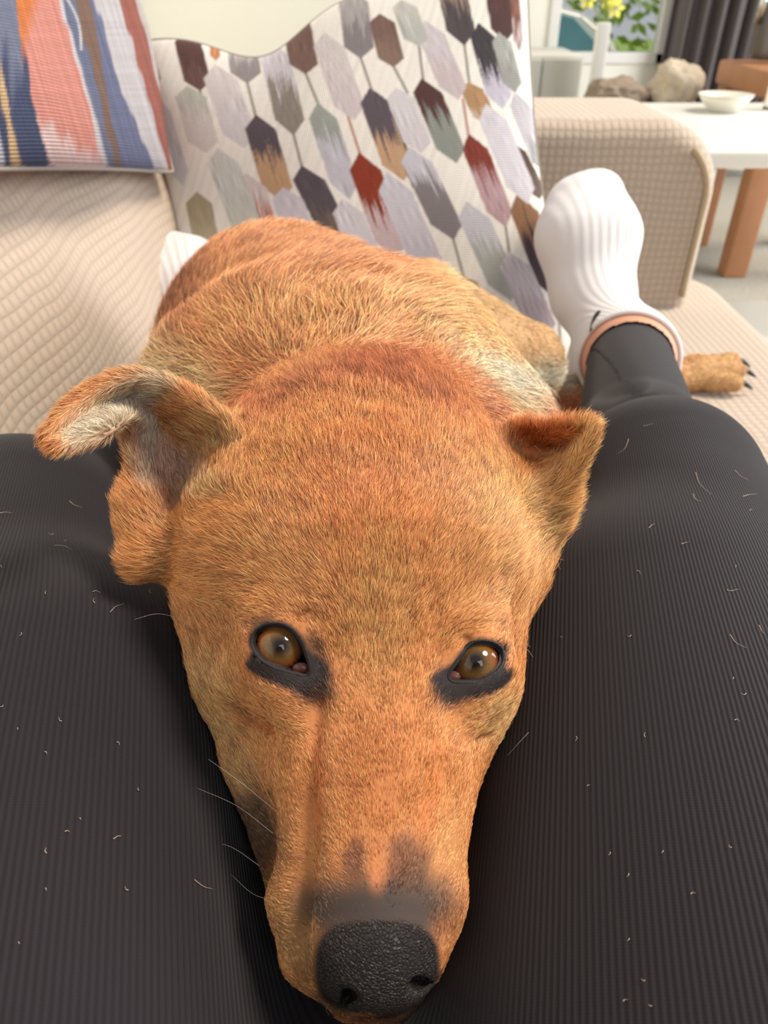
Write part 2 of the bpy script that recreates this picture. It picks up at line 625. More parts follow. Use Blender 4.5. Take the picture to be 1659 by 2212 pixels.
HEX = [  # top apex, bottom apex, half width, colour above, colour below, where it changes
    ((400, 70), (432, 196), 29, (92, 62, 58), (112, 84, 80), .6), ((405, 185), (445, 330), 33, (196, 199, 190), (222, 216, 214), .4),
    ((462, 70), (466, 130), 11, (198, 120, 70), (214, 150, 110), .7), ((465, 140), (528, 320), 36, (220, 212, 214), (218, 214, 222), .5),
    ((515, 40), (534, 180), 33, (190, 186, 186), (136, 128, 130), .6), ((553, 248), (608, 434), 33, (92, 82, 92), (204, 166, 130), .48),
    ((585, 88), (634, 292), 32, (214, 210, 222), (116, 98, 82), .45), ((636, 30), (660, 160), 31, (120, 92, 86), (130, 102, 94), .5),
    ((686, 222), (755, 430), 30, (160, 168, 162), (206, 204, 218), .38), ((652, 358), (745, 545), 35, (92, 82, 92), (120, 102, 90), .6),
    ((700, 70), (765, 260), 33, (222, 214, 216), (214, 200, 206), .5), ((760, -20), (779, 126), 32, (170, 166, 166), (132, 124, 130), .5),
    ((776, 330), (858, 560), 34, (146, 54, 26), (214, 192, 198), .55), ((800, 190), (872, 390), 34, (96, 86, 96), (206, 168, 134), .55),
    ((820, 30), (850, 145), 28, (126, 100, 90), (140, 116, 104), .5), ((532, 375), (580, 560), 36, (224, 208, 208), (190, 76, 48), .4),
    ((612, 405), (665, 560), 34, (216, 210, 226), (214, 208, 222), .5), ((911, 170), (986, 352), 31, (86, 54, 54), (148, 154, 148), .42),
    ((1012, 178), (1054, 268), 25, (184, 146, 108), (204, 180, 160), .7), ((1014, 290), (1092, 490), 28, (132, 54, 40), (192, 160, 168), .42),
    ((960, -90), (1003, 98), 31, (150, 130, 118), (82, 74, 80), .5), ((1034, 50), (1086, 235), 27, (66, 62, 68), (204, 200, 216), .6),
    ((1066, -80), (1092, 90), 27, (88, 58, 56), (84, 58, 58), .6), ((884, 318), (980, 518), 34, (206, 204, 220), (84, 68, 80), .35),
    ((1106, 308), (1166, 430), 21, (88, 70, 58), (106, 92, 84), .6), ((1118, 418), (1204, 650), 30, (146, 108, 80), (74, 58, 70), .42),
    ((1008, 436), (1104, 650), 34, (204, 204, 218), (160, 166, 160), .45), ((918, 45), (990, 215), 30, (212, 204, 214), (204, 186, 192), .5),
    ((868, 0), (905, 100), 27, (196, 198, 192), (186, 188, 184), .5), ((836, 372), (945, 620), 36, (212, 208, 224), (206, 200, 218), .5),
    ((992, 592), (1050, 700), 30, (116, 96, 72), (126, 104, 80), .5), ((1050, 225), (1140, 440), 30, (214, 208, 222), (208, 202, 214), .5),
    ((1112, 200), (1186, 380), 24, (196, 190, 200), (150, 146, 152), .6), ((1100, 545), (1180, 730), 34, (206, 196, 208), (184, 166, 178), .5),
    ((425, 415), (452, 560), 28, (178, 164, 134), (190, 178, 152), .5), ((470, 320), (545, 520), 34, (214, 218, 214), (208, 212, 206), .5),
    ((740, 430), (815, 620), 34, (218, 214, 226), (214, 210, 220), .5), ((856, 190), (910, 330), 30, (222, 218, 226), (220, 214, 224), .5),
    ((1078, 70), (1112, 200), 20, (170, 172, 168), (150, 152, 148), .5), ((1108, -40), (1122, 110), 10, (140, 96, 84), (190, 170, 170), .6),
    ((340, 210), (395, 400), 20, (222, 218, 222), (216, 214, 222), .5), ((318, 120), (338, 180), 14, (200, 170, 110), (190, 186, 176), .5)]
STEM = [((534, 178), (552, 250)), ((634, 290), (652, 360)), ((660, 158), (688, 226)), ((779, 124), (802, 192)), ((850, 143), (880, 200)),
        ((1003, 96), (1014, 180)), ((979, 516), (1002, 600)), ((1204, 645), (1212, 760)), ((905, 98), (914, 172)), ((1000, 215), (1012, 292)),
        ((748, 240), (778, 334)), ((432, 196), (440, 240)), ((858, 558), (880, 600)), ((1092, 488), (1100, 545))]


for k in range(11):  # the rows low down, behind the dog
    x = 470 + 68 * k; y = 610 + (k % 2) * 70
    c = [((92, 82, 92), (204, 166, 130)), ((214, 208, 222), (206, 200, 218)), ((146, 54, 26), (214, 192, 198)), ((160, 168, 162), (206, 204, 218))][k % 4]
    if x < 1080: HEX.append(((x, y), (x + 52, y + 185), 32, *c, .5))


def paint_hex(X, Y, u, v):
    n = len(X)
    C = np.tile(lin((251, 248, 242)), (n, 1))
    C = C * (1 + 0.03 * brush(X + 0.3 * Y, Y, 5, 0.2))[:, None]
    for i, (a, b) in enumerate(STEM):
        a, b = np.array(a, float), np.array(b, float); ba = b - a
        t = ((X - a[0]) * ba[0] + (Y - a[1]) * ba[1]) / (ba @ ba)
        d = np.hypot(X - a[0] - np.clip(t, 0, 1) * ba[0], Y - a[1] - np.clip(t, 0, 1) * ba[1])
        w = np.clip(1.4 - d / 3.2, 0, 1) * 0.8
        c = lin((176, 96, 60) if i in (9, 10) else (112, 106, 96))
        C = C * (1 - w[:, None]) + w[:, None] * c
    for i, (a, b, hw, ca, cb, m) in enumerate(HEX):
        a, b = np.array(a, float), np.array(b, float)
        L = np.linalg.norm(b - a); e = (b - a) / L
        s = (X - a[0]) * e[0] + (Y - a[1]) * e[1]
        # shapes stay upright columns: cross axis is the picture's horizontal on the cloth
        c = (X - a[0]) - s * e[0] / e[1] * (L / L) if abs(e[1]) > .1 else X - a[0]
        s = (Y - a[1]) / e[1]
        c = X - a[0] - (Y - a[1]) * e[0] / e[1]
        lim = np.minimum(hw, np.minimum(s, L - s) * hw / (0.17 * L) + 1)
        rag = brush(X, Y, i + 40, 0.5, 2.0) * (np.sin(s * 0.05 + i) > 0.1)
        ins = np.clip((lim - np.abs(c) + 0.4 * rag) / 3.0 + 0.5, 0, 1) * ((s > -2) & (s < L + 2))
        br = brush(c, s, i, 0.55, 0.13)
        t = np.clip((s / L - m + br) / 0.07 + 0.5, 0, 1)
        col = lin(ca) * (1 - t[:, None]) + lin(cb) * t[:, None]
        col = col * (1 + 0.13 * brush(c, s, i + 9, 0.3) * brush(s, c, i + 3, 0.07))[:, None]
        pale_ = min(1.0, max(0.0, (sum(ca) / 3 - 150) / 60)) * .22
        col = col * (1 - pale_) + pale_ * .82
        C = C * (1 - ins[:, None]) + ins[:, None] * np.clip(col, 0, 1)
    return np.clip(C, 0, 1)


def hex_edge(u, v, uu, vv):
    # the top seam sags where the filling folds
    vv = vv + 0.105 * np.exp(-((u - 0.31) / 0.15) ** 2) * np.exp(-(v / 0.35) ** 2)
    uu = uu - 0.03 * np.sin(math.pi * v) * (u > 0.5) * (u - 0.5) * 2
    return uu, vv


M_canvas = attr_mat('printed_canvas', 0.92, weave=0.0022, wdist=0.0004)
cushion('patterned_cushion', P(292, 92, 0.905), P(1136, -100, 0.875), P(1248, 800, 0.985), P(436, 800, 0.97), 0.055, 420, 420,
        paint_hex, M_canvas, 'white cushion printed with brown, rust and lilac elongated hexagons behind the dog', hex_edge)

STR = [  # x of left edge at y = 0, 200, 390 and colour
    ((-700, -700, -700), (96, 104, 134)), ((-60, -40, -30), (190, 186, 200)), ((-40, -16, 12), (56, 66, 102)), ((-30, 0, 30), (206, 172, 124)),
    ((-22, 12, 50), (60, 72, 108)), ((38, 62, 118), (216, 140, 126)), ((125, 182, 226), (206, 200, 206)), ((131, 190, 240), (104, 114, 146)),
    ((158, 212, 250), (128, 98, 84)), ((190, 226, 270), (104, 112, 148)), ((203, 262, 345), (200, 196, 202)), ((254, 316, 366), (160, 88, 76)),
    ((292, 345, 400), (206, 198, 196)), ((330, 400, 460), (90, 100, 130))]


def paint_stripe(X, Y, u, v):
    C = np.tile(lin((96, 104, 134)), (len(X), 1))
    for i, (xs, c) in enumerate(STR):
        e = np.interp(Y, (-400, 0, 200, 390), (xs[0] - 120, *xs))
        w = np.clip((X - e + brush(X, Y, 50 + i, 0.15, 2.5)) / 4, 0, 1)[:, None]
        C = C * (1 - w) + w * lin(c)
    def over(cond, c):
        nonlocal C
        w = np.clip(cond, 0, 1)[:, None]
        C = C * (1 - w) + w * lin(c)
    e5 = np.interp(Y, (0, 200, 390), (38, 62, 118))
    e6 = np.interp(Y, (0, 200, 390), (125, 182, 226))
    over(((Y - 235) / 40 - (X - e5) / 46 + brush(X, Y, 70, .2, .35)) * (X > e5) * (X < e6), (228, 198, 196))
    over(((150 - Y) / 60 - (X - e5 + 4) / 22) * (X > e5 - 8) * (X < e6), (214, 118, 48))
    over(((190 - Y) / 90 + brush(X, Y, 71, .2, .4)) * (X < e5 - 4) * (X > -10), (112, 120, 146))
    e7 = np.interp(Y, (0, 200, 390), (131, 190, 240))
    over((1 - np.abs(X - e7 - 16 - 8 * np.sin(Y / 30)) / 4) * (Y < 110), (226, 222, 222))
    C = C * (1 + 0.10 * brush(X - 0.28 * Y, Y, 4, 0.5) + 0.05 * brush(Y, X, 6, 0.3))[:, None]
    C = C * .70 + .06 * C.mean(1)[:, None]
    return np.clip(C, 0, 1)


br_, bl_ = P(374, 372, 0.885), np.array([-0.262, 0.48, 0.775])
ed = (P(170, -380, 0.96) - P(372, 352, 0.92))
cushion('striped_cushion', bl_ + ed, br_ + ed, br_, bl_, 0.05, 260, 300, paint_stripe,
        attr_mat('striped_canvas', 0.9, weave=0.0025, wdist=0.00025), 'striped cushion in slate blue, navy and salmon on the sofa back')

# ------------------------------------------------------------------ the dog (one field, in metres right/up/depth of the view)
BODY, EARTRI = [], []


def ear_tris(rows, nr=13, ncn=6):
    rows = [[cc(*p) for p in r] for r in rows]
    R = [slerp_curve([r[j] for r in rows], nr) for j in range(3)]
    G = np.array([slerp_curve([R[0][i], R[1][i], R[2][i]], ncn) for i in range(nr)])
    T = []
    for i in range(nr - 1):
        for j in range(ncn - 1):
            a, b, c, d = G[i, j], G[i + 1, j], G[i + 1, j + 1], G[i, j + 1]
            T += [(a, b, c), (a, c, d)]
    return T, G


EAR_L = [[(500, 1075, .295), (400, 1110, .318), (300, 1150, .305)],
         [(528, 965, .290), (425, 1010, .318), (290, 1040, .300)],
         [(440, 872, .286), (365, 925, .312), (284, 945, .296)],
         [(310, 812, .280), (275, 855, .294), (272, 903, .283)],
         [(205, 838, .270), (208, 882, .277), (228, 930, .268)],
         [(138, 893, .262), (155, 920, .267), (175, 955, .261)],
         [(104, 938, .257), (110, 950, .258), (124, 962, .256)]]
EAR_R = [[(1050, 985, .320), (1110, 1060, .318), (1185, 1140, .310)],
         [(1105, 925, .322), (1150, 1000, .330), (1222, 1060, .302)],
         [(1185, 926, .312), (1215, 968, .322), (1252, 1000, .296)],
         [(1240, 922, .303), (1254, 945, .308), (1272, 962, .294)],
         [(1268, 922, .297), (1274, 926, .298), (1280, 934, .294)]]
TL, GL = ear_tris(EAR_L)
TR, GR = ear_tris(EAR_R)
EYE_L = cc(604, 1398, 0.2562)
EYE_R = cc(1028, 1432, 0.2617)
ER = 0.0112

# grooves in the face: pixel polylines with depth, width, strength
GROOVE = [([(700, 1530, .243), (692, 1700, .238), (682, 1850, .232), (670, 2000, .228)], .0052, .0036),
          ([(505, 1440, .268), (525, 1510, .264), (565, 1555, .259), (620, 1572, .253)], .0036, .0052),
          ([(600, 1740, .25), (598, 1850, .248), (604, 1950, .245)], .0040, .0065),
          ([(940, 1640, .245), (930, 1750, .240), (925, 1850, .236), (930, 1960, .232)], .0032, .0028),
          ([(1040, 1590, .268), (1000, 1600, .258), (950, 1580, .25)], .0028, .0026),
          ([(800, 1180, .235), (805, 1330, .235)], .010, .0012),
          ([(560, 1330, .262), (610, 1310, .255), (680, 1335, .248)], .0026, .0022),
          ([(1000, 1385, .252), (1040, 1375, .257), (1090, 1390, .265)], .0024, .0020),
          ([(1030, 1640, .270), (985, 1665, .258)], .0020, .0025)]
GROOVE = [([cc(*p) for p in pts], w, s) for pts, w, s in GROOVE]


ALM_L = [(546, 1390), (554, 1366), (580, 1352), (616, 1355), (643, 1380), (657, 1414), (667, 1455), (640, 1450), (600, 1440), (564, 1420)]
ALM_R = [(1084, 1408), (1070, 1395), (1040, 1388), (1012, 1400), (992, 1430), (970, 1464), (998, 1468), (1034, 1467), (1064, 1453), (1082, 1432)]


def poly_dist(C, poly):
    """signed picture distance in pixels to a closed outline, negative inside"""
    X, Y = pix(C)
    p = slerp_curve([(*q, 0) for q in poly] + [(*poly[0], 0)], 33)[:, :2]
    d = np.full(len(C), 1e9); inside = np.zeros(len(C), bool)
    for a, b in zip(p[:-1], p[1:]):
        ba = b - a
        t = np.clip(((X - a[0]) * ba[0] + (Y - a[1]) * ba[1]) / max(ba @ ba, 1e-6), 0, 1)
        d = np.minimum(d, np.hypot(X - a[0] - t * ba[0], Y - a[1] - t * ba[1]))
        c = (a[1] > Y) != (b[1] > Y)
        xi = a[0] + (Y - a[1]) / (ba[1] if abs(ba[1]) > 1e-9 else 1e-9) * ba[0]
        inside ^= c & (X < xi)
    return np.where(inside, -d, d)


def head_f(Q):
    D = lambda a, b, ra, rb: sd_cone(Q, cc(*a), cc(*b), ra, rb)
    f = sd_ell(Q, cc(772, 1155, .323), (.066, .062, .062))
    f = smin(f, sd_ell(Q, cc(632, 1250, .312), (.043, .050, .045)), .03)
    f = smin(f, sd_ell(Q, cc(900, 1240, .316), (.042, .050, .045)), .03)
    f = smin(f, D((790, 1260, .296), (795, 1600, .268), .050, .033), .03)
    f = smin(f, D((588, 1340, .305), (612, 1450, .295), .029, .029), .02)
    f = smin(f, D((958, 1320, .306), (942, 1440, .296), .025, .025), .02)
    f = smin(f, D((614, 1450, .300), (658, 1640, .290), .028, .023), .02)
    f = smin(f, D((940, 1440, .298), (888, 1620, .282), .024, .017), .02)
    f = smin(f, D((962, 1480, .290), (926, 1650, .281), .0215, .0165), .02)
    # muzzle, upper lips, chin
    f = smin(f, D((800, 1610, .264), (812, 1990, .234), .0300, .0235), .018)
    f = smin(f, D((690, 1700, .256), (680, 1930, .243), .0145, .0125), .010)
    f = smin(f, D((925, 1700, .258), (925, 1930, .244), .0135, .0110), .010)
    f = smin(f, D((600, 1640, .282), (640, 1880, .272), .0190, .0120), .010)
    f = smin(f, D((655, 1940, .244), (676, 2060, .2365), .0120, .0088), .008)
    f = smin(f, D((676, 2060, .2365), (752, 2160, .2345), .0088, .0052), .006)
    f = smin(f, D((925, 1940, .244), (900, 2060, .242), .0105, .0090), .008)
    f = smin(f, D((800, 1900, .262), (815, 2080, .255), .026, .0185), .012)
    # nose
    f = smin(f, sd_ell(Q, cc(815, 2080, .2265), (.0164, .0125, .0135)), .006)
    # brows and lids
    for E in (EYE_L, EYE_R):
        f = smin(f, np.linalg.norm(Q - E, axis=1) - (ER + .0016), .010)
    f = smin(f, sd_ell(Q, cc(640, 1325, .262), (.015, .008, .010)), .012)
    f = smin(f, sd_ell(Q, cc(1000, 1350, .266), (.013, .007, .010)), .012)
    f = smin(f, D((540, 1475, .2635), (640, 1495, .253), .0065, .0075), .012)
    f = smin(f, D((1000, 1510, .258), (1058, 1480, .268), .0065, .0060), .012)
    return f


def body_f(Q):
    D = lambda a, b, ra, rb: sd_cone(Q, cc(*a), cc(*b), ra, rb)
    f = D((780, 1085, .387), (760, 985, .46), .074, .085)
    f = smin(f, D((555, 905, .478), (870, 955, .462), .072, .079), .07)
    f = smin(f, D((740, 858, .54), (620, 775, .665), .096, .112), .06)
    f = smin(f, D((1030, 935, .50), (1080, 950, .51), .048, .036), .03)
    f = smin(f, D((900, 745, .69), (1135, 775, .74), .070, .036), .025)
    f = smin(f, D((1135, 790, .755), (1120, 870, .80), .030, .020), .02)
    f = smin(f, D((1120, 868, .81), (1500, 806, .92), .021, .018), .015)
    f = smin(f, D((1500, 806, .92), (1560, 800, .925), .021, .019), .012)
    for a, b in PAW:
        f = smin(f, D(a, b, .012, .0105), .005)
    return f


def dog_f(Q):
    D = lambda a, b, ra, rb: sd_cone(Q, cc(*a), cc(*b), ra, rb)
    h = np.full(len(Q), .30); b = np.full(len(Q), .30)
    m = Q[:, 2] < .46
    if m.any(): h[m] = head_f(Q[m])
    m = Q[:, 2] > .275
    if m.any(): b[m] = body_f(Q[m])
    f = smin(h, b, .05)
    # ears
    for T, G, base in ((TL, GL, 0), (TR, GR, 1)):
        lo, hi = G.reshape(-1, 3).min(0) - .02, G.reshape(-1, 3).max(0) + .02
        m = ((Q > lo) & (Q < hi)).all(1)
        if m.any():
            f = f.copy()
            th = .0023
            e = sd_tris(Q[m], T) - th
            f[m] = smin(f[m], e, .007)
    # fur-covered temple running from the ear down to the cheek
    f = smin(f, D((1158, 1085, .316), (1088, 1225, .320), .0125, .0150), .015)
    # left tragus fold
    f = smin(f, D((298, 1100, .300), (330, 1190, .300), .0075, .012), .012)
    for pts, w, s in GROOVE:
        c = np.mean(pts, 0)
        m = ((Q - c) ** 2).sum(1) < .06 ** 2
        if m.any():
            d = seg_dist(Q[m], pts)
            f[m] = f[m] + s * np.exp(-(d / w) ** 2)
    # almond eye openings
    for E, A in ((EYE_L, ALM_L), (EYE_R, ALM_R)):
        m = ((Q - E) ** 2).sum(1) < .024 ** 2
        if m.any():
            o = poly_dist(Q[m], A) * (E[2] / FPX)
            f[m] = -smin(-f[m], np.maximum(o, Q[m][:, 2] - E[2] - .004), .0012)
    # nostrils
    for a, b, r in (((760, 2140, .2150), (742, 2155, .222), .0026), ((895, 2128, .2150), (915, 2112, .222), .0026)):
        f = -smin(-f, sd_cone(Q, cc(*a), cc(*b), r, r * .8), .002)
    return f


PAW = [((1540, 790, .925), (1580, 780, .925)), ((1545, 805, .92), (1592, 802, .918)), ((1540, 825, .91), (1585, 828, .905))]

V, Q = surface_nets(dog_f, (-0.22, -0.175, 0.18), (0.47, 0.31, 0.98), 0.0022, 6)
V = project(dog_f, V, 2)
V, Q = subdivide(V, Q)
V = project(dog_f, V, 1)
fn = np.cross(V[Q[:, 2]] - V[Q[:, 0]], V[Q[:, 3]] - V[Q[:, 1]])
NRM = np.zeros_like(V)
for k in range(4): 
    for a_ in range(3): NRM[:, a_] += np.bincount(Q[:, k], fn[:, a_], len(V))
NRM /= np.maximum(np.linalg.norm(NRM, axis=1), 1e-12)[:, None]
for it in range(3):  # even out the field's small steps
    qn = NRM[Q].mean(1)
    NRM = np.stack([sum(np.bincount(Q[:, k], qn[:, a_], len(V)) for k in range(4)) for a_ in range(3)], 1)
    NRM /= np.maximum(np.linalg.norm(NRM, axis=1), 1e-12)[:, None]
if np.mean((NRM * -V).sum(1) * (V[:, 2] < .26)) < 0: NRM = -NRM
DV, DQ, DN = V, Q, NRM

ORANGE = (217, 145, 92)
BLOB = [  # x, y, rx, ry, angle, colour, weight; coat markings plus some painted light and shade
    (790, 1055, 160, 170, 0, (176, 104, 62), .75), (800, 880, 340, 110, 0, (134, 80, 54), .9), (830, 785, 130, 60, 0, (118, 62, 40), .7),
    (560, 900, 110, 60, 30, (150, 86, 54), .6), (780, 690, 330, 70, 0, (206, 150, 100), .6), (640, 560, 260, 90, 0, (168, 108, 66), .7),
    (370, 660, 75, 170, 10, (128, 76, 48), .75), (400, 815, 120, 55, 20, (232, 186, 136), .85), (1120, 880, 100, 110, 0, (246, 212, 166), .95),  # left flank darkened as the body's shaded side
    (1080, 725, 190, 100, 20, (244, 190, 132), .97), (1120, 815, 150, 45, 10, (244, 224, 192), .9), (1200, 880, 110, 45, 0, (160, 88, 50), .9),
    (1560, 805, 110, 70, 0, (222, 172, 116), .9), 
    (1130, 1130, 110, 150, 0, (246, 182, 120), .8), (1040, 1230, 120, 110, 0, (232, 160, 104), .5), (430, 1200, 110, 110, 0, (224, 148, 90), .6),  # first one paints the light falling on the right cheek
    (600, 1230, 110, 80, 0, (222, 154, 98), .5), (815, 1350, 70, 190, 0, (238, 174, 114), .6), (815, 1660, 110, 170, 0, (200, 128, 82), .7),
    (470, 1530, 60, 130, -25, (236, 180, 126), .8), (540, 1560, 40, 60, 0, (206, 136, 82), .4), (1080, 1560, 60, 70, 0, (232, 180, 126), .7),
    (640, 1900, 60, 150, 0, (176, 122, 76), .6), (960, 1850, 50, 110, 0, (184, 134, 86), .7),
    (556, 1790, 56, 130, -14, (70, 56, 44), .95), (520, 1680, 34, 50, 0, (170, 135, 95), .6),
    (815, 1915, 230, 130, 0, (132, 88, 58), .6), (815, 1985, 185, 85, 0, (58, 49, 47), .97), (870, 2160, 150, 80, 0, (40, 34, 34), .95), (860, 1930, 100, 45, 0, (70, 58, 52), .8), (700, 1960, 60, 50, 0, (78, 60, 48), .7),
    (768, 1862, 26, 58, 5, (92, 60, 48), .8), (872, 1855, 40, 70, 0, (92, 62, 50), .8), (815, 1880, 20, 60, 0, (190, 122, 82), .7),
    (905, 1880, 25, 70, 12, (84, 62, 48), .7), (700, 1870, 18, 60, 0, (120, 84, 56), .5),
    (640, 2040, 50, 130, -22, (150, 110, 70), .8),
    (674, 1482, 66, 46, 38, (42, 34, 34), .97), (560, 1572, 70, 14, 20, (150, 86, 50), .7), (690, 1680, 16, 150, 0, (150, 84, 50), .7), (560, 1340, 60, 12, -18, (46, 34, 30), .7),  # thin brown strokes paint shade into the under-eye and muzzle creases
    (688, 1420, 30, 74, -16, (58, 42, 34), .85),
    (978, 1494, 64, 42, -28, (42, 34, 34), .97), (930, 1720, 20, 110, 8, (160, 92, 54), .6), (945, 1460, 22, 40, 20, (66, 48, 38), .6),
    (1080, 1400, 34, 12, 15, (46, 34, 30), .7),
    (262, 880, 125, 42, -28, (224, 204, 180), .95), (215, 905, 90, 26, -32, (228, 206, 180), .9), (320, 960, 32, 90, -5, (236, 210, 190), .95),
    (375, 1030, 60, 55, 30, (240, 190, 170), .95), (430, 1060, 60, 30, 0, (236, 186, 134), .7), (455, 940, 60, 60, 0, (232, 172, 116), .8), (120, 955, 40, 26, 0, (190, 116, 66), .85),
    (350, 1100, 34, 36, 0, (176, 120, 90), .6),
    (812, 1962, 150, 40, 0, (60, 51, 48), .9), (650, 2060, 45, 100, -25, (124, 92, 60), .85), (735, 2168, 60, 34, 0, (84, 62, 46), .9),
    (1160, 948, 95, 36, -4, (150, 80, 46), .85), (1140, 1010, 40, 40, 0, (176, 104, 62), .7), (1250, 1000, 40, 90, 20, (240, 178, 118), .85)]  # right ear: painted shadow in the hollow, painted light on the rim


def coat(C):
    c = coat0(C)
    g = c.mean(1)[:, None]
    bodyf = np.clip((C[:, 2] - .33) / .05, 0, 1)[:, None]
    c = (g + (c - g) * (1.04 - .06 * bodyf)) * (1.98 - .76 * bodyf * (1 - .5 * np.clip((C[:, 2:3] - .605) / .02, 0, 1)))  # body toned down, hind thigh kept brighter as if sunlit
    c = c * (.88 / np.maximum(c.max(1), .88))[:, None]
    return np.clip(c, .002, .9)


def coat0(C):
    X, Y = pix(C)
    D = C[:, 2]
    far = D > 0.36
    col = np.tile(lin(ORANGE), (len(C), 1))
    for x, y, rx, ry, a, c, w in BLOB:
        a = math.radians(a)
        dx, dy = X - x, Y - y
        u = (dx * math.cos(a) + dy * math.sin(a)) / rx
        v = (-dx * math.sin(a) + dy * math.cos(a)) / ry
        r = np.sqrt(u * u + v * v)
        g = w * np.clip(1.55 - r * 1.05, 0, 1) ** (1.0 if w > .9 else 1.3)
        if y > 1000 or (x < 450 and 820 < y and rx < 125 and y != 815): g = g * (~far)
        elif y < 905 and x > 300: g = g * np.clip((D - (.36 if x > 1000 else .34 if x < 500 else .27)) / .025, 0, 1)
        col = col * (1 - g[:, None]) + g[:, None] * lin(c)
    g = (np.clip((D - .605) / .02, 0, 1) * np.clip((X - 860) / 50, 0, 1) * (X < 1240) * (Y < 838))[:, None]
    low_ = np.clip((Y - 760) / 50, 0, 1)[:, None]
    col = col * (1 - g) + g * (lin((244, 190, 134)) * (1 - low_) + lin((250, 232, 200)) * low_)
    for E, A in ((EYE_L, ALM_L), (EYE_R, ALM_R)):
        m = np.linalg.norm(C - E, axis=1) < .035
        if m.any():
            e = poly_dist(C[m], A)
            w = 20 + 32 * np.clip((Y[m] - np.mean([p[1] for p in A]) - 5) / 40, 0, 1)
            g = np.clip((w - e) / 14, 0, 1)[:, None]
            col[m] = col[m] * (1 - g) + g * lin((38, 31, 32))
    return np.clip(col, 0.002, 1)


def near_blob(C, x, y, rx, ry, a=0):
    X, Y = pix(C); a = math.radians(a)
    dx, dy = X - x, Y - y
    u = (dx * math.cos(a) + dy * math.sin(a)) / rx
    v = (-dx * math.sin(a) + dy * math.cos(a)) / ry
    return np.sqrt(u * u + v * v)


def nose_mask(C):
    return np.clip((1.06 - (np.abs((pix(C)[0] - 815) / 134) ** 2.8 + np.abs((pix(C)[1] - 2090) / 100) ** 2.8) ** (1 / 2.8)) / .10, 0, 1) * (C[:, 2] < .2385)


# the dog's parts
dog_loc = P(640, 900, 0.66); dog_loc[2] = SEAT
dog = empty('dog', dog_loc, 'tan short haired dog lying with its head in the lap, looking up', 'dog')
me = mesh('body', to_world(DV), DQ)
nm = nose_mask(DV)
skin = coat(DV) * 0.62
skin = skin * (1 - nm[:, None]) + nm[:, None] * lin((42, 37, 37))
set_color(me, skin); set_float(me, nm, 'nose')
mb, nt, b = new_mat('dog_skin', (1, 1, 1), 0.75)
at = N(nt, 'ShaderNodeAttribute'); at.attribute_name = 'col'
nt.links.new(at.outputs['Color'], b.inputs['Base Color'])
an = N(nt, 'ShaderNodeAttribute'); an.attribute_name = 'nose'
tc = N(nt, 'ShaderNodeTexCoord')
vo = N(nt, 'ShaderNodeTexVoronoi', feature='DISTANCE_TO_EDGE'); vo.inputs['Scale'].default_value = 900
vn = N(nt, 'ShaderNodeTexNoise'); vn.inputs['Scale'].default_value = 300
ad = N(nt, 'ShaderNodeVectorMath', operation='ADD')
sc_ = N(nt, 'ShaderNodeVectorMath', operation='SCALE'); sc_.inputs['Scale'].default_value = 0.0012
nt.links.new(tc.outputs['Object'], vn.inputs['Vector']); nt.links.new(vn.outputs['Color'], sc_.inputs[0])
nt.links.new(tc.outputs['Object'], ad.inputs[0]); nt.links.new(sc_.outputs[0], ad.inputs[1])
nt.links.new(ad.outputs[0], vo.inputs['Vector'])
hh = math_node(nt, 'MULTIPLY', math_node(nt, 'MINIMUM', vo.outputs['Distance'], 0.22), an.outputs['Fac'])
bump(nt, b, hh, 0.0016)
nt.links.new(math_node(nt, 'SUBTRACT', 0.8, math_node(nt, 'MULTIPLY', an.outputs['Fac'], 0.26)), b.inputs['Roughness'])
body = link('body', me, mb, dog)

